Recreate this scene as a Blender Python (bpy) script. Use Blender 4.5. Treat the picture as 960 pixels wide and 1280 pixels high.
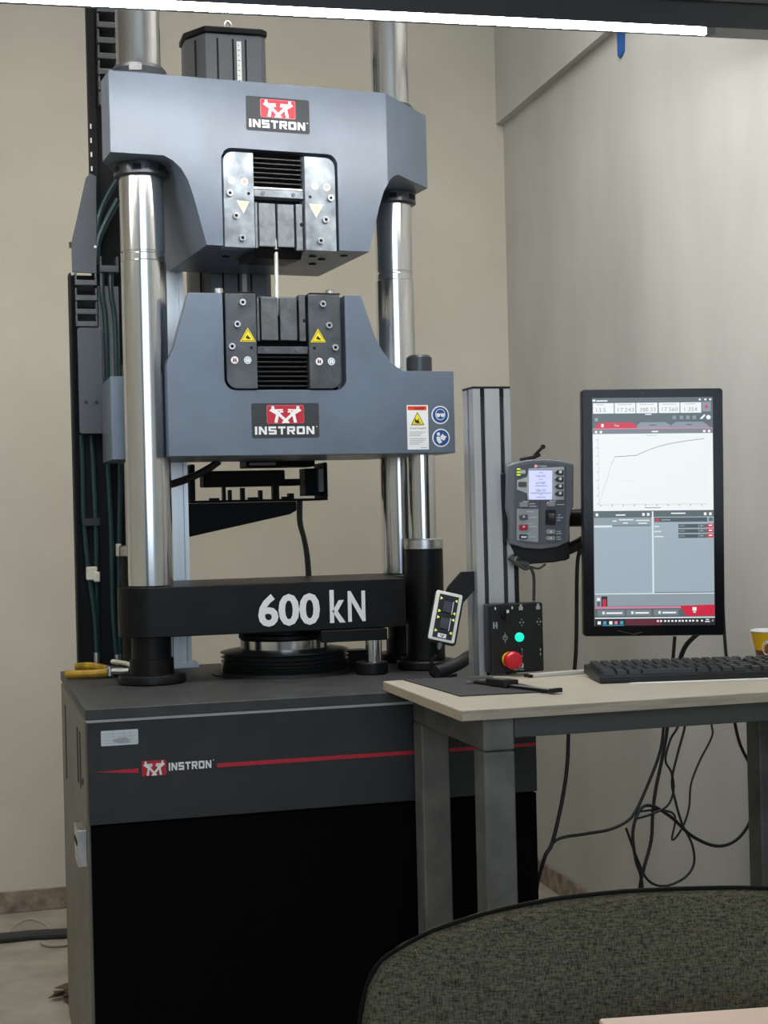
import bpy, bmesh, math, random
from mathutils import Vector, Matrix
random.seed(7)
for o in list(bpy.data.objects): bpy.data.objects.remove(o)
scene = bpy.context.scene
COL = scene.collection

# ------------------------------------------------------------------ camera
YAW, ROLL = math.radians(15.6), .024
fw = Vector((math.sin(YAW), math.cos(YAW), 0)); r0 = Vector((math.cos(YAW), -math.sin(YAW), 0)); zz = Vector((0, 0, 1))
rt = r0*math.cos(ROLL) - zz*math.sin(ROLL); up = zz*math.cos(ROLL) + r0*math.sin(ROLL)
cd = bpy.data.cameras.new('camera'); cam = bpy.data.objects.new('camera', cd); COL.objects.link(cam)
cd.sensor_fit = 'VERTICAL'; cd.sensor_height = 36; cd.lens = 1880/1280*36; cd.clip_start = .05
M = Matrix((rt, up, -fw)).transposed().to_4x4(); M.translation = (-.627, -3.044, 1.08); cam.matrix_world = M
scene.camera = cam
# ------------------------------------------------------------------ world, light, exposure
w = bpy.data.worlds.new('world'); scene.world = w; w.use_nodes = True
w.node_tree.nodes['Background'].inputs[0].default_value = (.75, .85, 1, 1)
w.node_tree.nodes['Background'].inputs[1].default_value = .4
vs = scene.view_settings; vs.view_transform = 'Standard'; vs.look = 'None'; vs.gamma = 1; vs.use_curve_mapping = False; vs.exposure = 0.25
def area(name, loc, rot, sx, sy, power, col):
    l = bpy.data.lights.new(name, 'AREA'); l.shape = 'RECTANGLE'; l.size = sx; l.size_y = sy; l.energy = power; l.color = col
    o = bpy.data.objects.new(name, l); COL.objects.link(o); o.location = loc; o.rotation_euler = rot; return o
area('window_daylight', (-.55, -4.72, 1.85), (math.radians(90), 0, 0), 2.3, 1.75, 34, (.70, .85, 1.0))
LED_STRENGTH, PANEL_STRENGTH = 100.0, 10.5

# ------------------------------------------------------------------ materials
MATS = {}
def mat(name, col, rough=.5, metal=0., var=0., vscale=20., bump=0., bscale=200., spec=.5, stretch=(1, 1, 1), emit=0., coat=0., col2=None, detail=4.):
    if name in MATS: return MATS[name]
    m = bpy.data.materials.new(name); m.use_nodes = True; nt = m.node_tree; N = nt.nodes; L = nt.links
    b = N['Principled BSDF']; c4 = (*col, 1)
    b.inputs['Base Color'].default_value = c4; b.inputs['Roughness'].default_value = rough
    b.inputs['Metallic'].default_value = metal; b.inputs['Specular IOR Level'].default_value = spec
    b.inputs['Coat Weight'].default_value = coat
    if emit:
        b.inputs['Emission Color'].default_value = c4; b.inputs['Emission Strength'].default_value = emit
        b.inputs['Base Color'].default_value = (.02, .02, .02, 1)
    if var or bump or col2:
        tc = N.new('ShaderNodeTexCoord'); mp = N.new('ShaderNodeMapping'); mp.inputs['Scale'].default_value = stretch
        g = N.new('ShaderNodeNewGeometry'); L.new(g.outputs['Position'], mp.inputs[0])
    if var or col2:
        n = N.new('ShaderNodeTexNoise'); n.inputs['Scale'].default_value = vscale; n.inputs['Detail'].default_value = detail; L.new(mp.outputs[0], n.inputs[0])
        r = N.new('ShaderNodeValToRGB'); L.new(n.outputs[0], r.inputs[0])
        a = col2 if col2 else tuple(max(0, x*(1-var)) for x in col); d = col if col2 else tuple(min(1, x*(1+var)) for x in col)
        r.color_ramp.elements[0].position = .35; r.color_ramp.elements[1].position = .65
        r.color_ramp.elements[0].color = (*a, 1); r.color_ramp.elements[1].color = (*d, 1)
        L.new(r.outputs[0], b.inputs['Base Color'])
    if bump:
        n2 = N.new('ShaderNodeTexNoise'); n2.inputs['Scale'].default_value = bscale; n2.inputs['Detail'].default_value = 3; L.new(mp.outputs[0], n2.inputs[0])
        bp = N.new('ShaderNodeBump'); bp.inputs['Strength'].default_value = bump; bp.inputs['Distance'].default_value = .002
        L.new(n2.outputs[0], bp.inputs['Height']); L.new(bp.outputs[0], b.inputs['Normal'])
    MATS[name] = m; return m
wall_m = mat('beige_plaster', (.60, .56, .475), .75, var=.05, vscale=3, bump=.15, bscale=25, spec=.25)
wallr_m = mat('grey_white_plaster', (.54, .54, .51), .75, var=.07, vscale=4, bump=.2, bscale=25, spec=.25, stretch=(1, 1, .4))
ceil_m = mat('ceiling_paint', (.72, .71, .68), .9)
floor_m = mat('floor_screed', (.40, .37, .31), .6, var=.18, vscale=9, bump=.1, bscale=40)
marble_m = mat('brown_marble', (.36, .29, .23), .25, col2=(.17, .13, .10), vscale=22, detail=9)
paint = mat('blue_grey_paint', (.108, .140, .190), .36, spec=.65, var=.10, vscale=9, bump=.12, bscale=900)
chrome = mat('polished_steel', (.70, .705, .71), .17, 1., var=.10, vscale=30, stretch=(1, 1, .12))
steel = mat('brushed_steel', (.58, .58, .58), .33, 1., var=.12, vscale=60)
worn_sheen = mat('worn_nickel', (.23, .26, .295), .38, .35, var=.35, vscale=28, bump=.05, bscale=120)  # upper grip plates: wear, with their brighter reflection put into the colour
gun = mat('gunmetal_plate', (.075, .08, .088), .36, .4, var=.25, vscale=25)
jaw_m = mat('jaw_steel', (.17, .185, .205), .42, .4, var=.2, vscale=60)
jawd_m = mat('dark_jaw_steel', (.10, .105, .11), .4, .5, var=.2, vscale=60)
black = mat('black_paint', (.0055, .0055, .006), .42, var=.3, vscale=14, spec=.22)
blackg = mat('black_gloss', (.004, .004, .0045), .15, spec=.22)
rubber = mat('black_rubber', (.012, .012, .013), .55)
bell_m = mat('bellows_rubber', (.030, .030, .031), .34, spec=.6)
void = mat('dark_recess', (.004, .004, .004), .9)
collar_m = mat('dark_collar_steel', (.055, .06, .068), .35, .5)
char = mat('charcoal_powder_coat', (.0155, .0175, .019), .5, var=.2, vscale=16, bump=.25, bscale=1500)
charl = mat('cabinet_top_coat', (.032, .033, .034), .5, var=.25, vscale=22, bump=.3, bscale=1200)
doorb = mat('black_door_panel', (.0018, .0018, .002), .75, spec=.05)
side_m = mat('beige_grey_panel', (.17, .157, .125), .55, var=.1, vscale=10)
alu = mat('anodised_aluminium', (.60, .62, .635), .30, .6, var=.05, vscale=40, stretch=(1, 1, .05))
hose_m = mat('green_hose', (.012, .040, .040), .4)
plast = mat('black_plastic', (.008, .008, .009), .4, spec=.35)
trayb = mat('matt_black_plastic', (.003, .003, .0032), .6, spec=.15)
cover_m = mat('grey_cover', (.055, .063, .076), .48, bump=.1, bscale=800)
white = mat('white_print', (.85, .86, .86), .5)
offw = mat('cream_plastic', (.62, .57, .47), .45)
redp = mat('red_print', (.50, .012, .03), .4)
platem = mat('logo_plate_grey', (.042, .047, .053), .6, spec=.3)
yel = mat('yellow_print', (.90, .70, .01), .45)
blue = mat('blue_print', (.008, .075, .28), .45)
dkp = mat('black_print', (.015, .015, .015), .5)
fade = mat('faded_cream_print', (.66, .58, .46), .5)
pale = mat('pale_print', (.66, .70, .74), .45)
greyp = mat('grey_print', (.40, .41, .42), .5)
desk_m = mat('pale_oak_laminate', (.46, .42, .35), .38, var=.10, vscale=14, stretch=(1.2, 14, 6))
deske_m = mat('oak_edge_band', (.40, .34, .26), .5, var=.12, vscale=14, stretch=(1.2, 14, 14))
leg_m = mat('worn_grey_steel_tube', (.135, .135, .125), .5, .2, var=.22, vscale=18)
matm = mat('rubber_mat', (.035, .035, .038), .7, bump=.2, bscale=700)
tableg = mat('pinkish_table_laminate', (.66, .49, .38), .45, var=.05, vscale=8)
yplas = mat('yellow_grip', (.36, .21, .010), .45, var=.35, vscale=40)

# woven chair fabric
def fabric():
    m = bpy.data.materials.new('olive_woven_fabric'); m.use_nodes = True; nt = m.node_tree; N = nt.nodes; L = nt.links
    b = N['Principled BSDF']; b.inputs['Roughness'].default_value = .95; b.inputs['Specular IOR Level'].default_value = .1
    g = N.new('ShaderNodeNewGeometry'); outs = []
    for sc in ((170, 170, 900), (900, 900, 170)):
        mp = N.new('ShaderNodeMapping'); mp.inputs['Scale'].default_value = sc; L.new(g.outputs['Position'], mp.inputs[0])
        n = N.new('ShaderNodeTexNoise'); n.inputs['Scale'].default_value = 1.; n.inputs['Detail'].default_value = 3; L.new(mp.outputs[0], n.inputs[0]); outs.append(n)
    mx = N.new('ShaderNodeMath'); mx.operation = 'ADD'; L.new(outs[0].outputs[0], mx.inputs[0]); L.new(outs[1].outputs[0], mx.inputs[1])
    r = N.new('ShaderNodeValToRGB'); r.color_ramp.elements[0].position = .36; r.color_ramp.elements[1].position = .64
    h = N.new('ShaderNodeMath'); h.operation = 'MULTIPLY'; h.inputs[1].default_value = .5; L.new(mx.outputs[0], h.inputs[0]); L.new(h.outputs[0], r.inputs[0])
    r.color_ramp.elements[0].color = (.024, .021, .0135, 1); r.color_ramp.elements[1].color = (.140, .125, .083, 1)
    L.new(r.outputs[0], b.inputs['Base Color'])
    bp = N.new('ShaderNodeBump'); bp.inputs['Strength'].default_value = .6; bp.inputs['Distance'].default_value = .001
    L.new(h.outputs[0], bp.inputs['Height']); L.new(bp.outputs[0], b.inputs['Normal'])
    return m
fabric_m = fabric()
pipe_m = mat('dark_piping', (.006, .005, .004), .8, spec=.1)

# ------------------------------------------------------------------ mesh helpers
OFF = {}
def rr(x0, x1, y0, y1, r, n=5, corners=(1, 1, 1, 1)):
    """rounded rectangle, counter-clockwise from lower left; corners = ll, lr, ur, ul"""
    P = []
    for (cx, cy, a, k) in ((x0, y0, 180, 0), (x1, y0, 270, 1), (x1, y1, 0, 2), (x0, y1, 90, 3)):
        if not corners[k] or r <= 0: P.append((cx, cy)); continue
        ox = cx + r if cx == x0 else cx - r; oy = cy + r if cy == y0 else cy - r
        for i in range(n+1):
            t = math.radians(a + 90*i/n); P.append((ox + r*math.cos(t), oy + r*math.sin(t)))
    return P
def circ(cx, cy, r, n=20): return [(cx + r*math.cos(2*math.pi*i/n), cy + r*math.sin(2*math.pi*i/n)) for i in range(n)]
class MB:
    def __init__(s): s.v = []; s.f = []; s.m = []
    def add(s, V, Fs, mi=0):
        k = len(s.v); s.v += [Vector(p) for p in V]; s.f += [[i+k for i in f] for f in Fs]; s.m += [mi]*len(Fs); return s
    def box(s, x0, x1, y0, y1, z0, z1, mi=0):
        return s.add([(x0,y0,z0),(x1,y0,z0),(x1,y1,z0),(x0,y1,z0),(x0,y0,z1),(x1,y0,z1),(x1,y1,z1),(x0,y1,z1)],
                     [(0,3,2,1),(4,5,6,7),(0,1,5,4),(1,2,6,5),(2,3,7,6),(3,0,4,7)], mi)
    def prism(s, P, a, b, ax='y', mi=0):
        n = len(P)
        f = {'y': lambda p, t: (p[0], t, p[1]), 'z': lambda p, t: (p[0], p[1], t), 'x': lambda p, t: (t, p[0], p[1])}[ax]
        V = [f(p, a) for p in P] + [f(p, b) for p in P]
        return s.add(V, [list(range(n))[::-1], list(range(n, 2*n))] + [(i, (i+1) % n, n+(i+1) % n, n+i) for i in range(n)], mi)
    def lathe(s, prof, c=(0, 0, 0), n=32, ax='z', mi=0):
        V = []; Fs = []
        for (r, h) in prof:
            for i in range(n):
                t = 2*math.pi*i/n; a, b = r*math.cos(t), r*math.sin(t)
                p = {'z': (a, b, h), 'y': (a, h, b), 'x': (h, a, b)}[ax]; V.append((c[0]+p[0], c[1]+p[1], c[2]+p[2]))
        for k in range(len(prof)-1):
            for i in range(n): Fs.append((k*n+i, k*n+(i+1) % n, (k+1)*n+(i+1) % n, (k+1)*n+i))
        Fs.append(list(range(n))[::-1]); Fs.append([(len(prof)-1)*n+i for i in range(n)])
        return s.add(V, Fs, mi)
    def cyl(s, c, r, h0, h1, n=24, ax='z', ch=0., mi=0):
        pr = [(r, h0), (r, h1)] if ch <= 0 else [(r-ch, h0), (r, h0+ch), (r, h1-ch), (r-ch, h1)]
        return s.lathe(pr, c, n, ax, mi)
    def tube(s, pts, r, n=8, sub=5, mi=0):
        pts = [Vector(p) for p in pts]; Q = []
        if sub > 1 and len(pts) > 2:
            E = [2*pts[0]-pts[1]] + pts + [2*pts[-1]-pts[-2]]
            for i in range(1, len(E)-2):
                p0, p1, p2, p3 = E[i-1:i+3]
                for k in range(sub):
                    t = k/sub; Q.append(.5*((2*p1) + (p2-p0)*t + (2*p0-5*p1+4*p2-p3)*t*t + (3*p1-p0-3*p2+p3)*t**3))
            Q.append(pts[-1])
        else: Q = pts
        V = []; Fs = []; prev = None
        for i, p in enumerate(Q):
            d = (Q[min(i+1, len(Q)-1)] - Q[max(i-1, 0)]).normalized()
            if prev is None:
                a = d.cross(Vector((0, 0, 1)) if abs(d.z) < .9 else Vector((1, 0, 0))).normalized()
            else: a = (prev - d*prev.dot(d)).normalized()
            prev = a; b = d.cross(a)
            V += [p + r*(a*math.cos(2*math.pi*k/n) + b*math.sin(2*math.pi*k/n)) for k in range(n)]
        for i in range(len(Q)-1):
            for k in range(n): Fs.append((i*n+k, i*n+(k+1) % n, (i+1)*n+(k+1) % n, (i+1)*n+k))
        Fs.append(list(range(n))[::-1]); Fs.append([(len(Q)-1)*n+k for k in range(n)])
        return s.add(V, Fs, mi)
    def xform(s, M, start=0):
        for i in range(start, len(s.v)): s.v[i] = M @ s.v[i]
        return s
    def flat(s, P, y, mi=0, th=.0004):
        """thin printed patch on a plane facing -y, given as (x, z) points"""
        return s.prism(P, y, y-th, 'y', mi)
def obj(name, mb, mats, parent=None, smooth=35, bevel=0., bseg=2):
    if not isinstance(mats, (list, tuple)): mats = [mats]
    xs = [[v[i] for v in mb.v] for i in range(3)]
    c = Vector(((min(xs[0])+max(xs[0]))/2, (min(xs[1])+max(xs[1]))/2, min(xs[2])))
    me = bpy.data.meshes.new(name); me.from_pydata([v-c for v in mb.v], [], mb.f)
    for m in mats: me.materials.append(m)
    for p, mi in zip(me.polygons, mb.m): p.material_index = mi
    bm = bmesh.new(); bm.from_mesh(me); bmesh.ops.recalc_face_normals(bm, faces=bm.faces); bm.to_mesh(me); bm.free()
    if smooth: me.shade_smooth(); me.set_sharp_from_angle(angle=math.radians(smooth))
    o = bpy.data.objects.new(name, me); COL.objects.link(o)
    if parent: o.parent = parent; o.location = c - OFF[parent.name]
    else: o.location = c
    OFF[o.name] = c
    if bevel:
        b = o.modifiers.new('bevel', 'BEVEL'); b.width = bevel; b.segments = bseg; b.limit_method = 'ANGLE'; b.angle_limit = math.radians(40); b.harden_normals = True
    return o
def clone(src, delta, parent=None, rot=None):
    o = src.copy(); COL.objects.link(o); p = parent or src.parent; o.parent = p
    c = OFF[src.name] + Vector(delta); o.location = c - (OFF[p.name] if p else Vector()); OFF[o.name] = c
    if rot: o.rotation_euler = rot
    return o
def thing(name, label, cat, loc=(0, 0, 0), rot=(0, 0, 0), group=None, local=False):
    o = bpy.data.objects.new(name, None); COL.objects.link(o); o.location = loc; o.rotation_euler = rot; o.empty_display_size = .05
    tag(o, label, cat, group); OFF[o.name] = Vector((0, 0, 0)) if local else Vector(loc); return o
def tag(o, label=None, cat=None, group=None, kind=None):
    for k, v in (('label', label), ('category', cat), ('group', group), ('kind', kind)):
        if v: o[k] = v
    return o
def struct(name, mb, m, **k): return tag(obj(name, mb, m, **k), kind='structure')
TX = {}
def text_polys(s, offset=0.):
    if (s, offset) in TX: return TX[(s, offset)]
    cu = bpy.data.curves.new('t', 'FONT'); cu.body = s; cu.size = 1; cu.offset = offset; cu.resolution_u = 3
    o = bpy.data.objects.new('t', cu); COL.objects.link(o); dg = bpy.context.evaluated_depsgraph_get()
    me = bpy.data.meshes.new_from_object(o.evaluated_get(dg))
    V = [tuple(v.co) for v in me.vertices]; Fs = [tuple(p.vertices) for p in me.polygons]
    bpy.data.objects.remove(o); bpy.data.curves.remove(cu); bpy.data.meshes.remove(me)
    x0 = min(v[0] for v in V); x1 = max(v[0] for v in V); y0 = min(v[1] for v in V); y1 = max(v[1] for v in V)
    TX[(s, offset)] = ([((v[0]-x0)/(x1-x0), (v[1]-y0)/(y1-y0)) for v in V], Fs); return TX[(s, offset)]
def write(mb, s, x0, x1, z0, z1, y, mi=0, offset=.0):
    """lettering stretched into a box on a plane facing -y"""
    V, Fs = text_polys(s, offset); mb.add([(x0+(x1-x0)*u, y, z0+(z1-z0)*v) for u, v in V], Fs, mi)
def emblem(mb, x0, x1, z0, z1, y, mred, mwhite, mline=None):
    X = lambda u: x0+(x1-x0)*u; Z = lambda v: z0+(z1-z0)*v
    if mline is not None: mb.flat(rr(x0-.0008, x1+.0008, z0-.0008, z1+.0008, .003), y, mline); y -= .0004
    if mred is not None: mb.flat(rr(x0, x1, z0, z1, .0025), y, mred)
    cnt = [0]
    def stroke(a, b, wd):
        d = Vector((b[0]-a[0], (b[1]-a[1])*.62)).normalized(); n_ = Vector((-d.y, d.x))*wd/2
        for fl in (0, 1):
            q = [(a[0]+n_.x, a[1]+n_.y/.62), (b[0]+n_.x, b[1]+n_.y/.62), (b[0]-n_.x, b[1]-n_.y/.62), (a[0]-n_.x, a[1]-n_.y/.62)]
            mb.flat([(X(1-u if fl else u), Z(v)) for u, v in q], y-.0005-.00004*cnt[0], mwhite, .0003); cnt[0] += 1
    for a, b, wd in (((.15, .97), (.17, .74), .075), ((.08, .72), (.22, .70), .06), ((.10, .80), (.34, .50), .13), ((.18, .74), (.43, .76), .055), ((.34, .66), (.44, .64), .05), ((.29, .60), (.23, .03), .085), ((.29, .56), (.56, .05), .085), ((.50, .06), (.60, .04), .05)): stroke(a, b, wd)
def block_logo(mb, x0, x1, z0, z1, y, mi):
    """wide block capitals INSTRON"""
    h, v = .27, .24
    bar = lambda a, b, c, d: [(a, c), (b, c), (b, d), (a, d)]
    L = {'I': [bar(0, 1, 0, 1)],
         'N': [bar(0, .26, 0, 1), bar(.74, 1, 0, 1), [(0, 1), (.30, 1), (1, 0), (.70, 0)]],
         'S': [bar(0, .96, 1-v, 1), bar(.04, .96, .39, .61), bar(.04, 1, 0, v), bar(0, h, .45, .94), bar(1-h, 1, .06, .55)],
         'T': [bar(0, 1, 1-v, 1), bar(.36, .64, 0, 1)],
         'R': [bar(0, h, 0, 1), bar(0, .94, 1-v, 1), bar(0, .94, .36, .58), bar(1-h, 1, .42, .94), [(.42, .40), (.72, .40), (1, 0), (.68, 0)]],
         'O': [bar(.05, .95, 1-v, 1), bar(.05, .95, 0, v), bar(0, h, .06, .94), bar(1-h, 1, .06, .94)]}
    W = [.28, 1, 1, .92, 1, 1.02, 1]; gap = .20; tot = sum(W)+gap*6; x = 0
    for c, wd in zip('INSTRON', W):
        for k_, q in enumerate(L[c]): mb.flat([(x0+(x1-x0)*(x+a*wd)/tot, z0+(z1-z0)*b) for a, b in q], y-.00005*k_, mi, .0003)
        x += wd+gap
def pieces(name, mb, mats, parent, margin=.0012):
    """one object per separate printed patch"""
    par = list(range(len(mb.v)))
    def find(i):
        while par[i] != i: par[i] = par[par[i]]; i = par[i]
        return i
    for f in mb.f:
        for i in f[1:]: par[find(i)] = find(f[0])
    box = {}
    for i, v in enumerate(mb.v):
        r = find(i); b = box.setdefault(r, [v.x, v.x, v.z, v.z]); b[0] = min(b[0], v.x); b[1] = max(b[1], v.x); b[2] = min(b[2], v.z); b[3] = max(b[3], v.z)
    cl = [(list(b), {r}) for r, b in box.items()]; merged = True
    while merged:
        merged = False
        for i in range(len(cl)):
            for k in range(i+1, len(cl)):
                a, b = cl[i][0], cl[k][0]
                if a[0]-margin < b[1] and b[0]-margin < a[1] and a[2]-margin < b[3] and b[2]-margin < a[3]:
                    cl[i] = ([min(a[0], b[0]), max(a[1], b[1]), min(a[2], b[2]), max(a[3], b[3])], cl[i][1] | cl[k][1]); cl.pop(k); merged = True; break
            if merged: break
    for b, rs in cl:
        q = MB(); mp = {}
        for f, m in zip(mb.f, mb.m):
            if find(f[0]) in rs:
                for i in f:
                    if i not in mp: mp[i] = len(q.v); q.v.append(mb.v[i])
                q.f.append([mp[i] for i in f]); q.m.append(m)
        obj(name, q, mats, parent, smooth=0)
def bisect(o, co, no):
    """cut a body in world-aligned frame coordinates, dropping the side the normal points to"""
    me = o.data; bm = bmesh.new(); bm.from_mesh(me)
    bmesh.ops.bisect_plane(bm, geom=bm.verts[:]+bm.edges[:]+bm.faces[:], plane_co=Vector(co)-OFF[o.name], plane_no=Vector(no), clear_outer=True)
    bmesh.ops.holes_fill(bm, edges=[e for e in bm.edges if e.is_boundary], sides=0)
    bmesh.ops.recalc_face_normals(bm, faces=bm.faces); bm.to_mesh(me); bm.free(); me.shade_smooth(); me.set_sharp_from_angle(angle=math.radians(35))
def bore(o, x, y, r, cut=None):
    """clearance hole around a column"""
    cu = obj('cutter', cut or MB().cyl((x, y, 0), r, .5, 3.0, 48), paint); md = o.modifiers.new('b', 'BOOLEAN'); md.operation = 'DIFFERENCE'; md.solver = 'EXACT'; md.object = cu
    bpy.context.view_layer.update(); dg = bpy.context.evaluated_depsgraph_get(); me = bpy.data.meshes.new_from_object(o.evaluated_get(dg)); o.modifiers.remove(md)
    old = o.data; o.data = me; me.name = o.name; bpy.data.meshes.remove(old); cm = cu.data; bpy.data.objects.remove(cu); bpy.data.meshes.remove(cm)
    me.shade_smooth(); me.set_sharp_from_angle(angle=math.radians(35))
def tslot(w, d, nf, x0, y0, slot=.009, depth=.009):
    """extruded profile section, slots on the front (nf of them) and one on each side"""
    P = []
    for k in range(nf):
        c = w*(k+.5)/nf if nf > 1 else w/2
        if nf == 2: c = w*(.25 if k == 0 else .77)
        P += [(c-slot/2, 0), (c-slot/2, depth), (c+slot/2, depth), (c+slot/2, 0)]
    P = [(0, 0)] + P + [(w, 0), (w, d/2-slot/2), (w-depth, d/2-slot/2), (w-depth, d/2+slot/2), (w, d/2+slot/2), (w, d), (0, d),
         (0, d/2+slot/2), (depth, d/2+slot/2), (depth, d/2-slot/2), (0, d/2-slot/2)]
    return [(x0+a, y0+b) for a, b in P]

# ------------------------------------------------------------------ the room
struct('floor', MB().box(-2.7, 1.2, -4.9, 1.35, -.1, 0), floor_m, smooth=0)
struct('ceiling', MB().box(-2.7, 1.2, -4.9, 1.35, 2.9, 3.0), ceil_m, smooth=0)
struct('wall_back', MB().box(-2.7, 1.2, 1.24, 1.35, 0, 2.9), wall_m, smooth=0)
struct('wall_left', MB().box(-2.7, -2.6, -4.8, 1.24, 0, 2.9), wall_m, smooth=0)
def wr(y): return .973 + (y-1.24)*.0404           # the right-hand wall runs very slightly askew
struct('wall_right', MB().prism([(wr(1.24), 1.24), (wr(-4.8), -4.8), (1.2, -4.8), (1.2, 1.24)], 0, 2.9, 'z'), wallr_m, smooth=0)
fwall = MB()
for b in ((-2.6, -1.75, 0, 2.9), (.65, .95, 0, 2.9), (-1.75, .65, 0, .95), (-1.75, .65, 2.75, 2.9)): fwall.box(b[0], b[1], -4.9, -4.8, b[2], b[3])
struct('wall_front', fwall, mat('dark_grey_wall', (.09, .088, .085), .8), smooth=0)
wf = MB()
for x in (-1.75, -.97, -.19, .60): wf.box(x, x+.05, -4.86, -4.82, .95, 2.75)
wf.box(-1.75, .65, -4.86, -4.82, .95, 1.0); wf.box(-1.75, .65, -4.86, -4.82, 2.7, 2.75)
struct('window_1', wf, white, smooth=0)
# upper band of the right-hand wall stands a little proud
struct('trim_1', MB().prism([(wr(1.24)-.022, 1.24), (wr(-4.8)-.022, -4.8), (wr(-4.8), -4.8), (wr(1.24), 1.24)], 2.245, 2.9, 'z'), wallr_m, smooth=0)
# skirting: separate marble tiles
bb = struct('baseboard_back', MB().box(-2.6, .96, 1.232, 1.24, 0, .058), mat('tile_grout', (.30, .27, .22), .8), smooth=0)
t0 = obj('tile', MB().box(-2.597, -2.203, 1.226, 1.233, .001, .06), marble_m, bb, bevel=.001)
for k in range(1, 9): clone(t0, (.397*k, 0, 0))
br = struct('baseboard_right', MB().prism([(wr(1.22)-.006, 1.22), (wr(-4.8)-.006, -4.8), (wr(-4.8), -4.8), (wr(1.22), 1.22)], 0, .058, 'z'), MATS['tile_grout'], smooth=0)
for k in range(6):
    y1 = 1.222-.397*k; y0_ = y1-.394
    obj('tile', MB().prism([(wr(y1)-.013, y1), (wr(y0_)-.013, y0_), (wr(y0_)-.005, y0_), (wr(y1)-.005, y1)], .001, .06, 'z'), marble_m, br, bevel=.001)
# dark beam across the top of the view, with a lamp under it
BA = math.atan2(-.062, 1.091)
beam_m = mat('dark_beam_paint', (.016, .018, .022), .35); beam2 = mat('brown_grey_beam', (.055, .05, .044), .5)
bmw = MB().box(-2.2, .232, -.0095, .045, .012, .034).box(-2.2, .232, -.006, .045, .034, .058).box(-2.2, .232, -.013, .045, .058, .085, 1).box(-2.2, .232, -.010, .045, .085, .17, 1)
bmw.xform(Matrix.Translation((.658, -.630, 1.9125)) @ Matrix.Rotation(BA, 4, 'Z'))
struct('trim_2', bmw, [beam_m, beam2], smooth=0)
lamp = thing('led_tube_light', 'long glowing white tube light under the dark beam at the top', 'light', (.658, -.630, 1.9125), (0, 0, BA), local=True)
obj('tube', MB().box(-2.1, 0, -.009, .002, .0004, .0118), mat('led_white', (1, .985, .95), emit=LED_STRENGTH), lamp, bevel=.002)
obj('end_cap', MB().box(.0005, .018, -.0095, .0045, -.0006, .0115), mat('cap_grey', (.10, .10, .10), .5), lamp)
for i, (x, y) in enumerate(((-.55, -.25), (.40, -.25))):  # unseen ceiling panels, placed to brighten the upper wall from above
    t = thing('ceiling_light', ['square ceiling light panel above the left side of the machine', 'square ceiling light panel above the desk'][i], 'light', (x, y, 2.9), local=True, group='ceiling light panels')
    obj('frame', MB().box(-.31, .31, -.31, .31, -.022, 0), white, t); obj('diffuser', MB().box(-.29, .29, -.29, .29, -.026, -.0221), mat('panel_glow', (1, .97, .92), emit=PANEL_STRENGTH), t)
tp = MB().prism([(.325, 2.236), (.325, 2.176), (.312, 2.168), (.288, 2.178), (.282, 2.236)], wr(.3)-.0035, wr(.3)-.0008, 'x')
tag(obj('tape_strip', tp, mat('blue_tape', (.008, .10, .42), .5), smooth=0), 'small strip of bright blue tape hanging on the right wall', 'tape')

# ------------------------------------------------------------------ the testing machine
mc = thing('testing_machine', 'tall universal testing machine with blue-grey crossheads, steel columns and dark cabinet', 'machine', (0, 0, 0))
# cabinet
CT = .757
cab = obj('cabinet_body', MB().box(-.425, .378, -.425, .225, .02, .733), char, mc)
obj('top_plate', MB().box(-.437, .385, -.448, .232, .738, CT), charl, cab, bevel=.002)
obj('edge_strip', MB().box(-.434, .383, -.4445, .228, .733, .738), mat('light_edge', (.42, .43, .43), .4), cab)
obj('front_panel', MB().box(-.433, .381, -.4415, -.425, .558, .7325), char, cab, bevel=.0015)
obj('door_panel', MB().box(-.431, .380, -.4385, -.425, .03, .555), doorb, cab, bevel=.0015)
sp = obj('side_panel', MB().box(-.4365, -.425, -.424, .226, .03, .7325), side_m, cab, bevel=.0015)
for (y, z0, z1) in ((-.30, .60, .70), (-.24, .60, .70), (.10, .55, .70)):
    obj('vent_slot', MB().box(-.4372, -.436, y-.012, y+.012, z0, z1), void, cab)
for y, z in ((-.36, .62), (-.37, .51), (-.36, .19)): obj('screw', MB().cyl((-.4365, y, z), .006, -.002, .001, 12, 'x'), plast, cab)
obj('latch', MB().box(-.452, -.4366, -.41, -.33, .482, .545).box(-.4535, -.452, -.40, -.34, .517, .525, 1), [steel, void], cab, bevel=.004)
obj('latch_base', MB().box(-.445, -.4366, -.33, -.25, .485, .53), plast, cab)
pr = MB(); YF = -.4416
pr.flat(rr(-.411, -.348, .692, .718, .002), YF, 0)
for k in range(4): pr.flat([(-.408, .696+k*.0053), (-.351, .696+k*.0053), (-.351, .6965+k*.0053), (-.408, .6965+k*.0053)], YF-.0004, 4, .0003)
for x in (-.39, -.372, -.362): pr.flat([(x, .694), (x+.0007, .694), (x+.0007, .716), (x, .716)], YF-.0004, 4, .0003)
pr.flat([(-.380, .695), (-.366, .695), (-.362, .699), (-.368, .705), (-.385, .704), (-.392, .700)], YF-.0005, 4, .0003)
pr.flat([(-.422, .6485), (-.349, .6425), (-.349, .6505)], YF, 1); pr.flat([(-.213, .6425), (.380, .6415), (.380, .6475), (-.213, .6495)], YF, 1)
emblem(pr, -.343, -.301, .636, .662, YF, 1, 2, None); block_logo(pr, -.297, -.223, .6425, .6560, YF, 2); pr.flat(circ(-.219, .656, .001, 8), YF, 2)
pieces('front_label', pr, [pale, redp, white, dkp, greyp], cab, .003)

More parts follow.
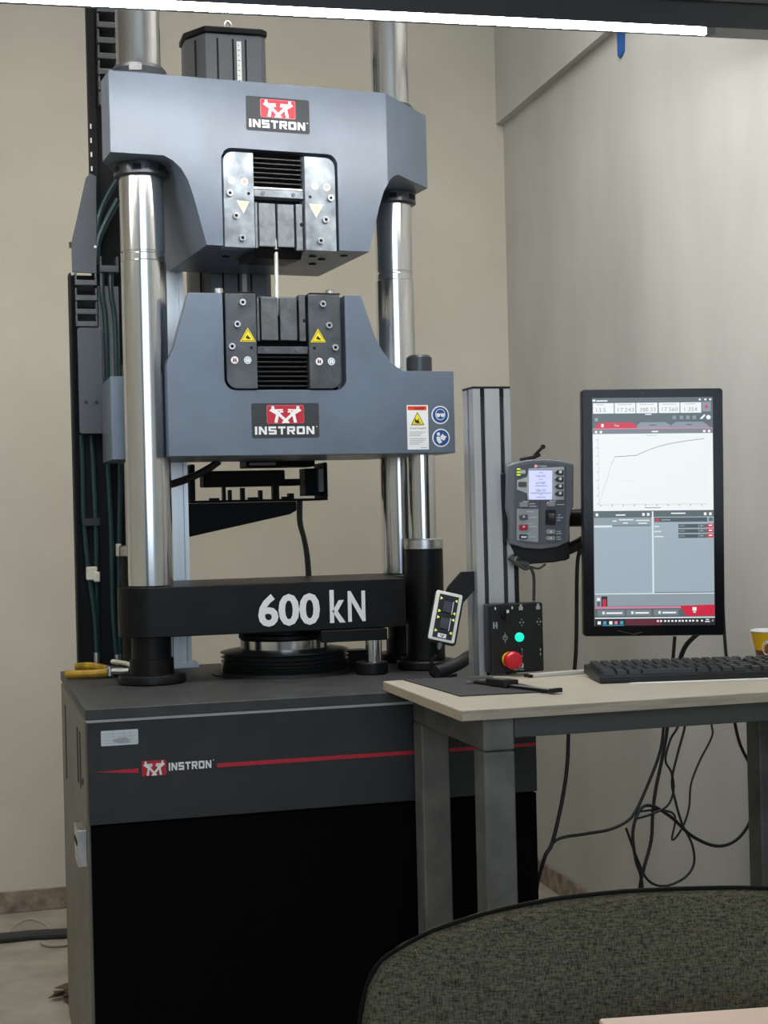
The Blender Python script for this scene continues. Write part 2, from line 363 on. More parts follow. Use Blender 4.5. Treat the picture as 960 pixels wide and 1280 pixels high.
# columns with collars
def column(x, y, foot, r):
    c = obj('column', MB().lathe([(r, foot), (r, 1.578), (r-.0020, 1.580), (r-.0020, 1.592), (r-.0032, 1.594), (r-.0032, 1.597), (r-.0012, 1.598), (r-.0012, 2.26)], (x, y, 0), 48), chrome, mc, smooth=25)
    cl = obj('collar', MB().lathe([(r+.004, 1.742), (r+.009, 1.745), (r+.009, 1.7675), (r+.005, 1.7678)], (x, y, 0), 40), collar_m, c)
    for a in (200, 255, 310):
        t = math.radians(a); s = MB().box(-.008, .008, -.004, .004, 0, .010).xform(Matrix.Translation((x+(r+.007)*math.cos(t), y+(r+.007)*math.sin(t), 1.751)) @ Matrix.Rotation(t+math.pi/2, 4, 'Z'))
        obj('spanner_slot', s, void, c, smooth=0)
    obj('collar', MB().lathe([(r+.010, 1.9225), (r+.010, 1.950), (r+.004, 1.958)], (x, y, 0), 40), collar_m, c)
    s = MB().box(-.012, .012, -.004, .004, 0, .011).xform(Matrix.Translation((x-.012, y-r-.008, 1.940)) @ Matrix.Rotation(-.25, 4, 'Z'))
    obj('spanner_slot', s, steel, c, smooth=0)
    return c
column(-.278, -.087, .948, .0440); column(.283, .087, .948, .0415)

# upper crosshead
def layered(name, outline_front, outline_back, yf, ym, yb, parent):
    return obj(name, MB().prism(outline_front, yf, ym).prism(outline_back, ym+.0002, yb), paint, parent)
C_ = [(.247, 1.768), (.230, 1.760), (.214, 1.746), (.201, 1.724), (.190, 1.691), (.167, 1.601)]
R_ = [(.356, 1.922), (.356, 1.768)] + C_
L_ = [(-x, z) for x, z in C_][::-1] + [(-.348, 1.768), (-.348, 1.922)]
nb = [(.103, 1.601), (.103, 1.773)] + [(.083+.020*math.cos(math.radians(t)), 1.771+.020*math.sin(math.radians(t))) for t in (15, 40, 65, 90)] + [(-.113+.020*math.cos(math.radians(t)), 1.771+.020*math.sin(math.radians(t))) for t in (90, 115, 140, 165)] + [(-.134, 1.773), (-.134, 1.601)]
uc = layered('upper_crosshead', R_ + nb + L_, R_ + L_, -.16, -.125, .16, mc)
bisect(uc, (.210, -.16, 1.8), (.140, -.146, 0)); bisect(uc, (-.24, .16, 1.8), (-.240, .108, 0))
bv = uc.modifiers.new('bevel', 'BEVEL'); bv.width = .0018; bv.segments = 2; bv.limit_method = 'ANGLE'; bv.angle_limit = math.radians(40); bv.harden_normals = True
def grip(par, z_of, m_plate, m_jaw, bright, zr):
    """wedge grip set into a crosshead; z_of(t) maps the upper grip's height to the real one"""
    Z = z_of; lo, hi = (min, max)
    def bx(x0, x1, y0, y1, a, b, mi=0, mb=None): return (mb or MB()).box(x0, x1, y0, y1, min(Z(a), Z(b)), max(Z(a), Z(b)), mi)
    obj('recess_lining', bx(-.1335, .0985, -.1262, -.1252, 1.602, 1.786), void, par)
    flip = Z(1.7) < Z(1.6)
    for x0, x1, cr in ((-.1315, -.071, 0), (.033, .0965, 1)):
        cs = [0, 0, 0, 0]; cs[(1 if cr else 0) if flip else (2 if cr else 3)] = 1
        z0, z1 = sorted((Z(1.598), Z(1.783)))
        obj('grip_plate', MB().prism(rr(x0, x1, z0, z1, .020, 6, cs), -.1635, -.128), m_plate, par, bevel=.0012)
    zs = [1.720 + .0094*k for k in range(8)]; P = []
    for k, q in enumerate(zs): P += [(-.150, Z(q)), (-.132, Z(min(q+.0047, 1.787)))]
    obj('bellows', MB().prism([(-.1262, Z(1.720))] + P + [(-.1262, Z(1.7885))], -.069, .031, 'x'), rubber, par, smooth=0)
    for q in zs[:7]: obj('bellows_fold', bx(-.069, .031, -.1515, -.149, q-.0012, q+.0012), rubber, par)
    if bright: obj('bellows_bead', bx(-.069, .031, -.1545, -.151, 1.7165, 1.7195), steel, par)
    obj('stop_bar', bx(-.0695, .0315, -.158, -.128, 1.700, 1.7145), m_plate, par, bevel=.001)
    for x in (-.052, .010): obj('bolt', MB().cyl((x, -.158, Z(1.7065)), .0042, -.002, .002, 12, 'y'), jawd_m, par)
    for x0, x1 in ((-.0605, -.0265), (-.0225, .0115)):
        obj('jaw', bx(x0, x1, -.157, -.128, 1.6035, 1.688), m_jaw, par, bevel=.0015)
    obj('jaw_guide', bx(.0155, .0285, -.158, -.128, 1.598, 1.689), m_jaw, par, bevel=.001); obj('jaw_guide', bx(-.0685, -.064, -.158, -.128, 1.6, 1.689), m_jaw, par)
    b = MB()
    for x, q in ((-.121, 1.7015), (-.1095, 1.6585), (-.098, 1.616), (.0845, 1.7025), (.073, 1.659), (.0615, 1.617)):
        o = obj('cap_screw', MB().lathe([(.0035, -.1640), (.0068, -.1641), (.0068, -.1700), (.006, -.1712), (.0034, -.1712), (.0032, -.1685), (.0005, -.1684)], (x, 0, Z(q)), 18, 'y').cyl((x, 0, Z(q)), .0033, -.1690, -.1686, 12, 'y', mi=1), [steel, void], par)
    for x, q in ((-.082, 1.7035), (.0435, 1.7035)): obj('pin_hole', MB().cyl((x, -.1636, Z(q)), .0032, -.0004, .0004, 12, 'y'), void, par)
    obj('pin_hole', MB().cyl((.0262 if True else 0, -.1582, Z(1.649)), .004, -.0006, .0004, 12, 'y'), void, par)
# -- upper
grip(uc, lambda z: z, worn_sheen, jaw_m, True, 0)
obj('jaw_underside', MB().prism([(-.150, 1.6), (-.02, 1.6), (-.03, 1.588), (-.135, 1.584)], -.066, .030, 'x'), black, uc)
ho = [(.10, -.06), (.13, -.11), (.07, -.09), (.05, -.02), (.10, .0), (-.10, -.05)]
for x, y in ho: obj('bolt_hole', MB().cyl((x, y, 1.5996), .008, -.0006, .0006, 14), void, uc)
def logo_plate(par, x0, x1, z0, z1):
    p = MB(); w_, h_ = x1-x0, z1-z0
    p.flat(rr(x0, x1, z0, z1, .004), -.1600, 0)
    emblem(p, x0+.23*w_, x0+.77*w_, z0+.42*h_, z0+.93*h_, -.1605, 1, 2, 3)
    block_logo(p, x0+.045*w_, x0+.925*w_, z0+.10*h_, z0+.33*h_, -.1606, 2); p.flat(circ(x1-.005, z0+.32*h_, .0011, 8), -.1606, 2)
    obj('logo_plate', p, [platem, redp, white, mat('pink_line', (.55, .2, .22), .5)], par, smooth=0)
# the ram frame has turned a little: swing this crosshead about its grip
_p = Vector((-.02, -.16, 0)); _R = Matrix.Rotation(math.radians(5.5), 3, 'Z'); uc.rotation_euler = (0, 0, math.radians(5.5)); uc.location = _p + _R @ (uc.location - _p)
logo_plate(uc, -.0825, .047, 1.8275, 1.8945)
s = MB(); Y2 = -.1637
for x, z, k in ((-.1155, 1.727, 0), (-.090, 1.726, 1), (.054, 1.7255, 0), (.0785, 1.7245, 1)):
    s.flat(circ(x, z, .0072), Y2, 0); s.flat(circ(x, z, .0061), Y2-.0004, 1 if k == 0 else 2)
    for d in (-1, 1): s.flat([(x+d*.0008, z+.004), (x+d*.0035, z+.003), (x+d*.003, z-.002), (x+d*.0012, z-.005)], Y2-.0008, 0 if k == 0 else 3)
s.flat([(-.107, 1.689), (-.081, 1.688), (-.093, 1.664)], Y2, 2); s.flat([(.040, 1.690), (.071, 1.690), (.055, 1.663)], Y2, 2)
s.flat([(-.100, 1.686), (-.087, 1.685), (-.093, 1.673)], Y2-.0004, 4); s.flat([(.049, 1.686), (.062, 1.686), (.055, 1.672)], Y2-.0004, 4)
pieces('warning_label', s, [white, mat('pale_blue_print', (.30, .42, .52), .5), fade, mat('faded_red', (.45, .18, .14), .5), mat('faded_ochre', (.58, .46, .30), .5)], uc)

# lower crosshead
Rl = [(.141, 1.511), (.158, 1.460), (.168, 1.430), (.182, 1.403), (.201, 1.377), (.225, 1.361), (.331, 1.361), (.331, 1.196)]
Ll = [(-.343, 1.196), (-.343, 1.361), (-.262, 1.361), (-.248, 1.371), (-.232, 1.408), (-.221, 1.446), (-.213, 1.473), (-.202, 1.511)]
ax_, bx_ = -.1355, .1075
nl = [(ax_, 1.511), (ax_, 1.343)] + [(ax_+.021+.021*math.cos(math.radians(t)), 1.3445+.021*math.sin(math.radians(t))) for t in (195, 220, 245, 270)] + [(bx_-.021+.021*math.cos(math.radians(t)), 1.3445+.021*math.sin(math.radians(t))) for t in (270, 295, 320, 345)] + [(bx_, 1.343), (bx_, 1.511)]
Lb = Ll[:2] + [(-.215, 1.361), (-.198, 1.371), (-.182, 1.408), (-.171, 1.446), (-.163, 1.473), (-.152, 1.511)]
lc = layered('lower_crosshead', Rl + Ll + nl, Rl + Lb, -.16, -.125, .16, mc)
bisect(lc, (.23, .16, 1.3), (.185, .102, 0)); bore(lc, 0, 0, 0, MB().box(-.6, -.2465, -.3, -.040, .5, 3.0)); bore(lc, -.278, -.087, .0475); bore(lc, .283, .087, .046)
bv = lc.modifiers.new('bevel', 'BEVEL'); bv.width = .0018; bv.segments = 2; bv.limit_method = 'ANGLE'; bv.angle_limit = math.radians(40); bv.harden_normals = True
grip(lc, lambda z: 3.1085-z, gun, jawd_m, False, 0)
for x0, x1 in ((-.073, -.050), (.036, .013)):
    obj('jaw_cover', MB().add([(x0, -.162, 1.509), (x1, -.15, 1.494), (x1, -.05, 1.494), (x0, -.05, 1.513), (x0, -.162, 1.512), (x1, -.15, 1.497), (x1, -.05, 1.497), (x0, -.05, 1.516)],
        [(0,3,2,1),(4,5,6,7),(0,1,5,4),(1,2,6,5),(2,3,7,6),(3,0,4,7)]), black, lc, smooth=0)
    xo = -.133 if x0 < 0 else .098
    obj('jaw_cover', MB().box(min(x0, xo), max(x0, xo), -.162, -.05, 1.5111, 1.514), black, lc)
for x in (-.136, .088): obj('cap_screw', MB().cyl((x, -.12, 0), .0085, 1.512, 1.5265, 18, ch=.0015), steel, lc)
obj('cap_screw', MB().cyl((-.098, -.07, 0), .006, 1.512, 1.522, 14), jawd_m, lc)
logo_plate(lc, -.0845, .050, 1.2295, 1.2975)
s = MB()
for x, z, k in ((-.1155, 1.381, 1), (-.090, 1.381, 0), (.0525, 1.379, 1), (.077, 1.379, 0)):
    s.flat(circ(x, z, .0073), Y2, 0); s.flat(circ(x, z, .0060), Y2-.0004, 1 if k == 0 else 0)
    for d in (-1, 1): s.flat([(x+d*.0008, z-.004), (x+d*.0038, z-.003), (x+d*.003, z+.002), (x+d*.0010, z+.0048)], Y2-.0008, 0 if k == 0 else 2)
    if k:
        s.flat([(x-.0045, z+.0038), (x-.0038, z+.0045), (x+.0045, z-.0038), (x+.0038, z-.0045)], Y2-.0011, 3)
for x, z in ((-.0885, 1.426), (.0515, 1.4255)):
    s.flat([(x-.0155, z-.009), (x+.0155, z-.009), (x, z+.018)], Y2, 4); s.flat([(x-.0125, z-.0074), (x+.0125, z-.0074), (x, z+.0145)], Y2-.0004, 2); s.flat([(x-.0112, z-.0066), (x+.0112, z-.0066), (x, z+.0124)], Y2-.0008, 4)
    s.flat([(x-.005, z-.002), (x+.001, z-.0045), (x+.006, z-.003), (x+.002, z+.0), (x-.001, z+.004), (x-.003, z+.001)], Y2-.0012, 2)
pieces('warning_label', s, [white, MATS['pale_blue_print'], dkp, redp, yel], lc)
# big safety stickers on the right of the lower crosshead
s = MB(); y = -.16
s.flat(rr(.2305, .2750, 1.2035, 1.2925, .001), y, 0); s.flat([(.2325, 1.2825), (.2715, 1.2825), (.2715, 1.2905), (.2325, 1.2905)], y-.0004, 1); s.flat([(.245, 1.2848), (.268, 1.2848), (.268, 1.2880), (.245, 1.2880)], y-.0008, 5)
s.flat([(.2385, 1.2525), (.2665, 1.2525), (.2525, 1.279)], y-.0004, 2); s.flat([(.2405, 1.2537), (.2645, 1.2537), (.2525, 1.2765)], y-.0008, 3)
s.flat([(.2465, 1.259), (.251, 1.256), (.259, 1.2562), (.255, 1.259), (.2545, 1.267), (.2525, 1.262), (.2495, 1.2625), (.247, 1.267)], y-.0012, 2)
write(s, 'Crush hazard', .2365, .2690, 1.2445, 1.2485, y-.0006, 2)
for k, (a, b) in enumerate(((1.238, .268), (1.2345, .262), (1.231, .258), (1.2245, .270), (1.221, .266), (1.2175, .262), (1.214, .255), (1.2065, .272))):
    s.flat([(.2345 if k < 7 else .258, a), (b, a), (b, a+.0012), (.2345 if k < 7 else .258, a+.0012)], y-.0004, 4)
for zc, k in ((1.2725, 0), (1.2265, 1)):
    x = .3005 + .0005*k; s.flat(circ(x, zc, .0185, 28), y, 0); s.flat(circ(x, zc, .0160, 28), y-.0004, 6)
    if k == 0:
        s.flat([(x+.0105*math.cos(t), zc+.001+.0115*math.sin(t)) for t in [math.radians(a) for a in range(0, 360, 15)]], y-.0008, 0)
        s.flat([(x+.0092*math.cos(t), zc+.001+.0100*math.sin(t)) for t in [math.radians(a) for a in range(0, 360, 15)]], y-.0012, 6)
        s.flat([(x-.0105, zc+.0015), (x+.0105, zc+.0015), (x+.0105, zc+.003), (x-.0105, zc+.003)], y-.0016, 0)
        for d in (-1, 1): s.flat(circ(x+d*.0045, zc-.0005, .0040, 14), y-.0016, 0)
    else:
        s.flat(circ(x-.0055, zc+.0075, .0035, 14), y-.0008, 0); s.flat([(x-.010, zc+.002), (x-.003, zc+.003), (x-.001, zc-.003), (x+.002, zc-.009), (x-.004, zc-.012), (x-.009, zc-.006)], y-.0008, 0)
        s.flat([(x-.001, zc-.002), (x+.006, zc-.006), (x+.012, zc+.003), (x+.007, zc+.004), (x+.004, zc+.008), (x-.001, zc+.004)], y-.0008, 0)
pieces('safety_sign', s, [white, mat('orange_red_print', (.75, .06, .01), .5), dkp, yel, greyp, mat('dark_red_print', (.3, .02, .01), .5), blue], lc)
# struts of the lower crosshead
for x, y_ in ((.281, -.087), (-.281, .087)):
    st = obj('strut', MB().cyl((x, y_, 0), .0275, .80, 1.1955, 40), chrome, mc, smooth=25)
    obj('sleeve', MB().cyl((x, y_, 0), .0395, .776, 1.001, 40, ch=.001), black, st); obj('sleeve_ring', MB().cyl((x, y_, 0), .0400, 1.0012, 1.0235, 40, ch=.002), steel, st)
    obj('flange', MB().cyl((x, y_, 0), .060, CT+.0005, .7755, 40, ch=.003), black, st); obj('nut', MB().cyl((x, y_, 0), .0265, 1.3615, 1.3995, 32, ch=.005), collar_m, st)
for a in (30, 150, 270):
    t = math.radians(a); obj('cap_screw', MB().cyl((.281+.05*math.cos(t), -.087+.05*math.sin(t), 0), .005, .7756, .782, 12), plast, mc)

# lifting beam lettered 600 kN, ram and bellows
def arc(cx, cy, r, a0, a1, n=10): return [(cx+r*math.cos(math.radians(a0+(a1-a0)*i/n)), cy+r*math.sin(math.radians(a0+(a1-a0)*i/n))) for i in range(n+1)]
half = arc(-.277, -.077, .066, 180, 270, 14) + [(.222, -.143), (.222, -.05)]
pl = half + [(-x, -y) for x, y in half]
bm_ = obj('lifting_beam', MB().prism(pl, .849, .9455, 'z'), black, mc, smooth=30, bevel=.002)
s = MB(); write(s, '600', -.0775, .0465, .8605, .9245, -.1436, 0, .030); write(s, 'k', .0665, .0985, .8625, .9280, -.1436, 0, .028); write(s, 'N', .1035, .1395, .8635, .9245, -.1436, 0, .028); obj('lettering', s, white, bm_, smooth=0)
bs = obj('column_foot', MB().lathe([(.064, CT+.0005), (.066, .760), (.066, .772), (.064, .775), (.043, .776), (.043, .805), (.039, .806), (.039, .8488)], (-.280, -.087, 0), 40), black, mc)
clone(bs, (.57, .174, 0))
ram = obj('ram', MB().cyl((.003, 0, 0), .078, .80, .849, 40), black, mc)
obj('ram_cap', MB().lathe([(.090, .8265), (.094, .829), (.094, .835), (.080, .8375)], (.003, 0, 0), 40), black, ram); obj('chrome_ring', MB().cyl((.003, 0, 0), .0915, .806, .826, 48, ch=.001), chrome, ram)
P = [(.09, .808), (.128, .802), (.133, .800)]
zs_ = [.800, .7905, .7825, .7760, .7708, .7668, .7632]
for a_, b_ in zip(zs_, zs_[1:]): P += [(.120, (a_+b_)/2+.0005), (.128, b_+.0008), (.1315, b_), (.128, b_-.0006)]
P += [(.131, .7605), (.131, CT+.0005)]
obj('bellows', MB().lathe(P, (.003, 0, 0), 56), bell_m, mc, smooth=25)
obj('base_ring', MB().cyl((.003, 0, 0), .150, CT+.0002, .7592, 56), rubber, mc)
gr = obj('guide_bar', MB().box(.045, .181, -.155, -.115, .825, .8485), black, mc, bevel=.002)
obj('guide_rod', MB().cyl((.157, -.135, 0), .0165, .778, .825, 28), chrome, gr); obj('guide_cap', MB().cyl((.152, -.135, 0), .0325, CT+.0003, .7815, 32, ch=.002), black, gr)
obj('junction_block', MB().box(.11, .19, .02, .07, CT, .79), black, mc, bevel=.003)

# extensometer tower behind the crossheads
tw = obj('extensometer_tower', MB().prism([(-.136, .25), (-.100, .19), (.022, .19), (.034, .20), (.034, .31), (-.136, .31)], 1.21, 2.128, 'z'), mat('tower_anodised', (.13, .137, .15), .4, .4), mc, bevel=.002)
obj('tower_cap', MB().prism([(-.140, .248), (-.102, .186), (.024, .186), (.038, .198), (.038, .314), (-.140, .314)], 2.1282, 2.142, 'z'), black, tw, bevel=.003)
for x in (-.074, -.040, -.012): obj('groove', MB().box(x-.002, x+.002, .1893, .1905, 1.22, 2.117), void, tw)
obj('groove', MB().box(-.1205, -.1165, .215, .2165, 1.22, 2.117), void, tw)
obj('scale_strip', MB().box(-.032, -.022, .1886, .1899, 1.22, 2.112), mat('scale_white', (.72, .73, .72), .5), tw)
for k in range(14): obj('scale_mark', MB().box(-.030, -.027 if k % 2 else -.025, .1881, .1886, 1.96+k*.011, 1.9612+k*.011), dkp, tw)
obj('eye_bolt', MB().tube([(-.050, .22, 2.142), (-.052, .22, 2.156), (-.045, .22, 2.164), (-.038, .22, 2.156), (-.040, .22, 2.142)], .003, 8, 5), steel, tw)
ap = obj('aluminium_profile', MB().prism(tslot(.058, .045, 2, -.222, .170), CT+.001, 1.90, 'z'), alu, mc, smooth=0)
obj('profile_foot', MB().box(-.236, -.150, .166, .225, CT+.0002, .768), alu, ap)
tr = obj('camera_tray', MB().box(-.158, .144, .17, .27, 1.109, 1.114).box(.136, .144, .17, .27, 1.114, 1.192).box(-.158, -.148, .17, .27, 1.114, 1.192), trayb, tw, bevel=.002)
obj('tray_block', MB().box(-.125, .055, .20, .26, 1.143, 1.178).box(.055, .09, .20, .25, 1.143, 1.158), trayb, tw, bevel=.003)
obj('tray_block', MB().box(-.035, .118, .178, .26, 1.184, 1.207), trayb, tw, bevel=.002); obj('tray_strip', MB().box(-.028, .03, .1765, .178, 1.188, 1.194), mat('strip_grey', (.22, .22, .22), .5), tw)
obj('tray_light', MB().box(.124, .135, .172, .19, 1.128, 1.178), mat('grey_pad', (.16, .17, .18), .4), tw); obj('tray_side', MB().box(.098, .135, .192, .25, 1.12, 1.180), trayb, tw)
for x, h, wd in ((-.085, .03, .006), (-.072, .022, .006), (-.045, .026, .008), (-.005, .020, .007), (.025, .032, .014), (.06, .012, .012)): obj('tray_post', MB().box(x, x+wd, .19, .21, 1.114, 1.114+h), trayb, tw)
for x in (-.115, -.03, .045): obj('tray_clip', MB().box(x, x+.02, .18, .20, 1.114, 1.119), trayb, tw)
obj('bracket_arm', MB().prism([(-.164, 1.108), (-.164, 1.036), (.060, 1.080), (.075, 1.088), (.075, 1.108)], .18, .21), trayb, mc, bevel=.002)
obj('tower_cable', MB().tube([(.086, .205, 1.112), (.086, .205, 1.062), (.095, .205, 1.025), (.101, .205, .978), (.103, .205, .90), (.10, .205, .80), (.10, .205, CT+.004)], .0055, 8).tube([(.092, .212, 1.112), (.091, .212, 1.062), (.099, .212, 1.025), (.106, .212, .978), (.109, .212, .90), (.11, .212, CT+.004)], .004, 8), rubber, mc)
obj('crosshead_cable', MB().tube([(-.235, .195, 1.14), (-.20, .165, 1.150), (-.164, .14, 1.162), (-.128, .12, 1.180), (-.105, .11, 1.196)], .008, 8), rubber, mc)

# cable carrier on the back-left corner
ct = obj('cable_tray', MB().box(-.402, -.288, .216, .2315, .766, 1.60).box(-.352, -.290, .216, .2315, 1.60, 2.25).box(-.352, -.336, .20, .216, 1.60, 2.25).box(-.402, -.398, .185, .216, .766, 1.60), void if False else mat('tray_black', (.004, .0045, .005), .6, spec=.2), mc)
obj('tray_foot', MB().box(-.40, -.29, .19, .2315, CT, .766), plast, ct)
obj('cover_plate', MB().prism([(-.396, 1.663), (-.363, 1.800), (-.354, 1.810), (-.341, 1.804), (-.345, 1.599), (-.396, 1.601)], .177, .183), cover_m, ct, bevel=.001)
obj('cover_plate', MB().prism(rr(-.3885, -.338, 1.260, 1.484, .006), .177, .183), cover_m, ct, bevel=.001)
obj('grey_plate', MB().box(-.341, -.298, .205, .210, 1.37, 1.576), mat('mid_grey_plate', (.19, .20, .22), .5), ct)
for x in (-.374, -.352): obj('screw', MB().cyl((x, .177, 1.326), .0042, -.002, 0, 12, 'y'), plast, ct)
obj('screw', MB().cyl((-.347, .177, 1.655), .003, -.002, 0, 10, 'y'), steel, ct); obj('edge_tab', MB().box(-.401, -.396, .178, .184, 1.652, 1.664), plast, ct)
lm = mat('chain_plastic', (.055, .06, .066), .45)
def link(x0, x1, z0, z1, y0=.180, y1=.21):
    t = .0042
    return MB().box(x0, x1, y0-.004, y0, z0, z0+(z1-z0)*.42).box(x0, x0+t, y0-.002, y1, z0, z1).box(x1-t, x1, y0-.002, y1, z0, z1)
for k, z in enumerate((1.573, 1.541, 1.512, 1.486)): obj('chain_link', link(-.391, -.345, z, z+.027), lm, ct, bevel=.0012)
k0 = obj('chain_link', link(-.332, -.291, 1.955, 1.985), lm, ct, bevel=.0012)
for k in range(1, 9): clone(k0, (0, 0, .033*k))
obj('chain_link', link(-.339, -.300, 1.60, 1.634, .17, .20), lm, ct, bevel=.0012)
obj('hose', MB().tube([(-.296, .18, 1.801), (-.317, .18, 1.767), (-.335, .18, 1.726), (-.341, .185, 1.692), (-.342, .19, 1.64)], .0055, 8), hose_m, ct)
obj('hose', MB().tube([(-.297, .176, 1.756), (-.322, .176, 1.71), (-.340, .18, 1.667), (-.342, .19, 1.62)], .007, 8), hose_m, ct)
for pts in ([(-.333, .185, 1.61), (-.334, .185, 1.557), (-.328, .19, 1.501), (-.327, .195, 1.371), (-.332, .20, 1.28)], [(-.315, .185, 1.61), (-.315, .185, 1.557), (-.308, .19, 1.501), (-.307, .195, 1.371), (-.312, .20, 1.28)],
            [(-.384, .20, 1.258), (-.383, .20, 1.197), (-.383, .2, 1.082), (-.376, .2, .976), (-.365, .2, .875), (-.362, .2, .792)], [(-.362, .205, 1.258), (-.36, .205, 1.197), (-.358, .2, 1.063), (-.358, .207, .966), (-.359, .209, .874), (-.358, .209, .78)],
            [(-.333, .2, 1.29), (-.33, .2, 1.196), (-.326, .2, 1.058), (-.326, .2, .887), (-.32, .2, .771)], [(-.303, .205, 1.29), (-.304, .205, 1.168), (-.309, .205, 1.03), (-.313, .205, .845), (-.313, .205, .771)]):
    obj('hose', MB().tube(pts, .0056, 8), hose_m, ct)
obj('hose_clip', MB().box(-.386, -.350, .190, .2155, 1.066, 1.082), plast, ct)
obj('hose_coupling', MB().box(-.381, -.357, .190, .208, .950, .979).box(-.366, -.352, .188, .206, .946, .968), offw, ct, bevel=.003); obj('hose_coupling', MB().box(-.317, -.305, .194, .213, .999, 1.026).box(-.305, -.296, .196, .21, 1.0, 1.02), offw, ct, bevel=.002)
obj('hose_nipple', MB().cyl((-.363, .2, 0), .0075, .769, .796, 14), steel, ct); obj('hose_nipple', MB().cyl((-.319, .2, 0), .0072, .768, .79, 14), steel, ct)
obj('carrier_slots', MB().box(-.350, -.347, .198, .2, 1.82, 1.83).box(-.350, -.347, .198, .2, 1.85, 1.86).box(-.350, -.347, .198, .2, 1.88, 1.89).box(-.350, -.347, .198, .2, 1.91, 1.92), pale, ct)

# specimen held in the jaws
tag(obj('test_specimen', MB().lathe([(.0030, 1.470), (.0050, 1.474), (.0050, 1.492), (.0042, 1.500), (.0042, 1.592), (.0050, 1.600), (.0050, 1.618), (.003, 1.622)], (-.0245, -.142, 0), 20), mat('bare_steel_rod', (.80, .79, .76), .3, .7)), 'thin bare steel specimen rod clamped between the upper and lower jaws', 'steel rod')

# pliers lying on the cabinet
pw = thing('pliers', 'yellow-handled pliers lying on the cabinet top by the cable hoses', 'pliers', (-.36, .05, CT+.008), (0, 0, math.radians(-35)), local=True)
obj('handle', MB().tube([(-.085, .035, .010), (-.055, .032, .012), (-.02, .018, .010), (.015, .006, .006)], .0085, 10), yplas, pw)
obj('handle', MB().tube([(-.070, -.030, 0.001), (-.045, -.028, .002), (-.015, -.016, .002), (.012, -.006, .004)], .0085, 10), yplas, pw)
obj('jaw', MB().tube([(.0, .0, .005), (.025, .003, .006), (.055, .006, .006)], .008, 8), steel, pw); obj('pivot', MB().cyl((.012, 0, 0), .008, -.003, .016, 16), steel, pw)
obj('jaw', MB().tube([(-.01, .05, .020), (.03, .035, .018), (.06, .02, .012)], .005, 8), offw, pw)
# ------------------------------------------------------------------ upright with control units
ur = thing('control_upright', 'silver slotted aluminium upright standing right of the machine', 'post', (.325, -.37, CT))
UX, UY = .288, -.40
uo = obj('post', MB().prism(tslot(.073, .060, 2, UX, UY, .0085, .016), CT+.001, 1.305, 'z'), alu, ur, smooth=0)
obj('end_cap', MB().box(UX-.0005, UX+.0735, UY-.0005, UY+.0605, 1.3052, 1.309), plast, ur)
for x in (UX+.073*.25, UX+.073*.77): obj('slot_insert', MB().box(x-.0036, x+.0036, UY+.005, UY+.013, CT+.002, 1.289), mat('slot_shadow_rubber', (.03, .032, .034), .6), ur)  # dark strips stand in for the shade inside the slots
for x in (UX+.073*.25, UX+.073*.77): obj('slot_plug', MB().box(x-.0036, x+.0036, UY+.0005, UY+.009, 1.29, 1.305), void, ur)
obj('side_bracket', MB().prism([(.287, .965), (.2625, .965), (.236, .938), (.215, .895), (.232, .885), (.262, .905), (.287, .93)], -.385, -.378), plast, ur)
obj('cable_strip', MB().box(.3615, .372, -.395, -.375, .79, .985), plast, ur)

# control box with emergency stop
cb = thing('control_box', 'black control box with red stop button and green lamp at the foot of the upright', 'control box', (.349, -.42, .776))
YB = -.4385
obj('housing', MB().box(.2975, .4015, YB, -.4005, .778, .9055), plast, cb, bevel=.003)
es = obj('stop_button', MB().lathe([(.006, YB-.0125), (.0155, YB-.013), (.0165, YB-.018), (.0162, YB-.026), (.0125, YB-.0305), (.0035, YB-.0315)], (.3325, 0, .8035), 32, 'y'), mat('red_button', (.62, .008, .02), .35), cb)
obj('stop_collar', MB().cyl((.3325, 0, .8035), .0140, YB-.013, YB, 28, 'y'), yel, es)
obj('green_lamp', MB().lathe([(.0085, YB), (.0085, YB-.003), (.0066, YB-.0055), (.001, YB-.0065)], (.3535, 0, .8435), 24, 'y'), mat('green_glow', (.0, .80, .50), .3, emit=1.15), cb)
kn = obj('selector_knob', MB().cyl((.326, 0, .886), .0078, YB-.006, YB, 20, 'y').box(.3228, .3292, YB-.016, YB-.006, .876, .8955), plast, cb, bevel=.001)
obj('knob_marker', MB().box(.324, .3285, YB-.0166, YB-.016, .890, .8955), white, kn)
s = MB()
for x in (.308, .341): s.flat(rr(x-.0012, x+.0012, .8955, .9005, .0004), YB, 0)
for x in (.358, .392): s.flat(rr(x-.004, x+.004, .893, .8995, .0008), YB, 1); s.flat([(x-.0025, .8995), (x+.0025, .8995), (x+.002, .9038), (x-.002, .9038)], YB, 1)
for x in (.359, .393):
    for d in (-1, 1): s.flat([(x+d*.0055, .8702), (x+d*.002, .868), (x+d*.002, .8724)], YB, 1)
    for d in (-1, 1): s.flat(circ(x, .8702+d*.0055, .0011, 8), YB, 1)
for d in (-1, 1): s.flat(rr(.3072+d*.0028-.0014, .3072+d*.0028+.0014, .861, .873, .0004), YB, 1)
s.flat([(.303, .866), (.3115, .866), (.3115, .8676), (.303, .8676)], YB-.0003, 1)
for i in range(20):
    a, b = math.radians(i*18), math.radians(i*18+18); q = lambda t, r: (.326+r*math.cos(t), .8435+r*math.sin(t)); s.flat([q(a, .0036), q(b, .0036), q(b, .0047), q(a, .0047)], YB, 1)
for d in (-1, 1): s.flat([(.3255, .8435+d*.0047), (.3265, .8435+d*.0047), (.3265, .8435+d*.0095), (.3255, .8435+d*.0095)], YB, 1)
s.flat(circ(.326, .8445, .0015, 10), YB, 1)
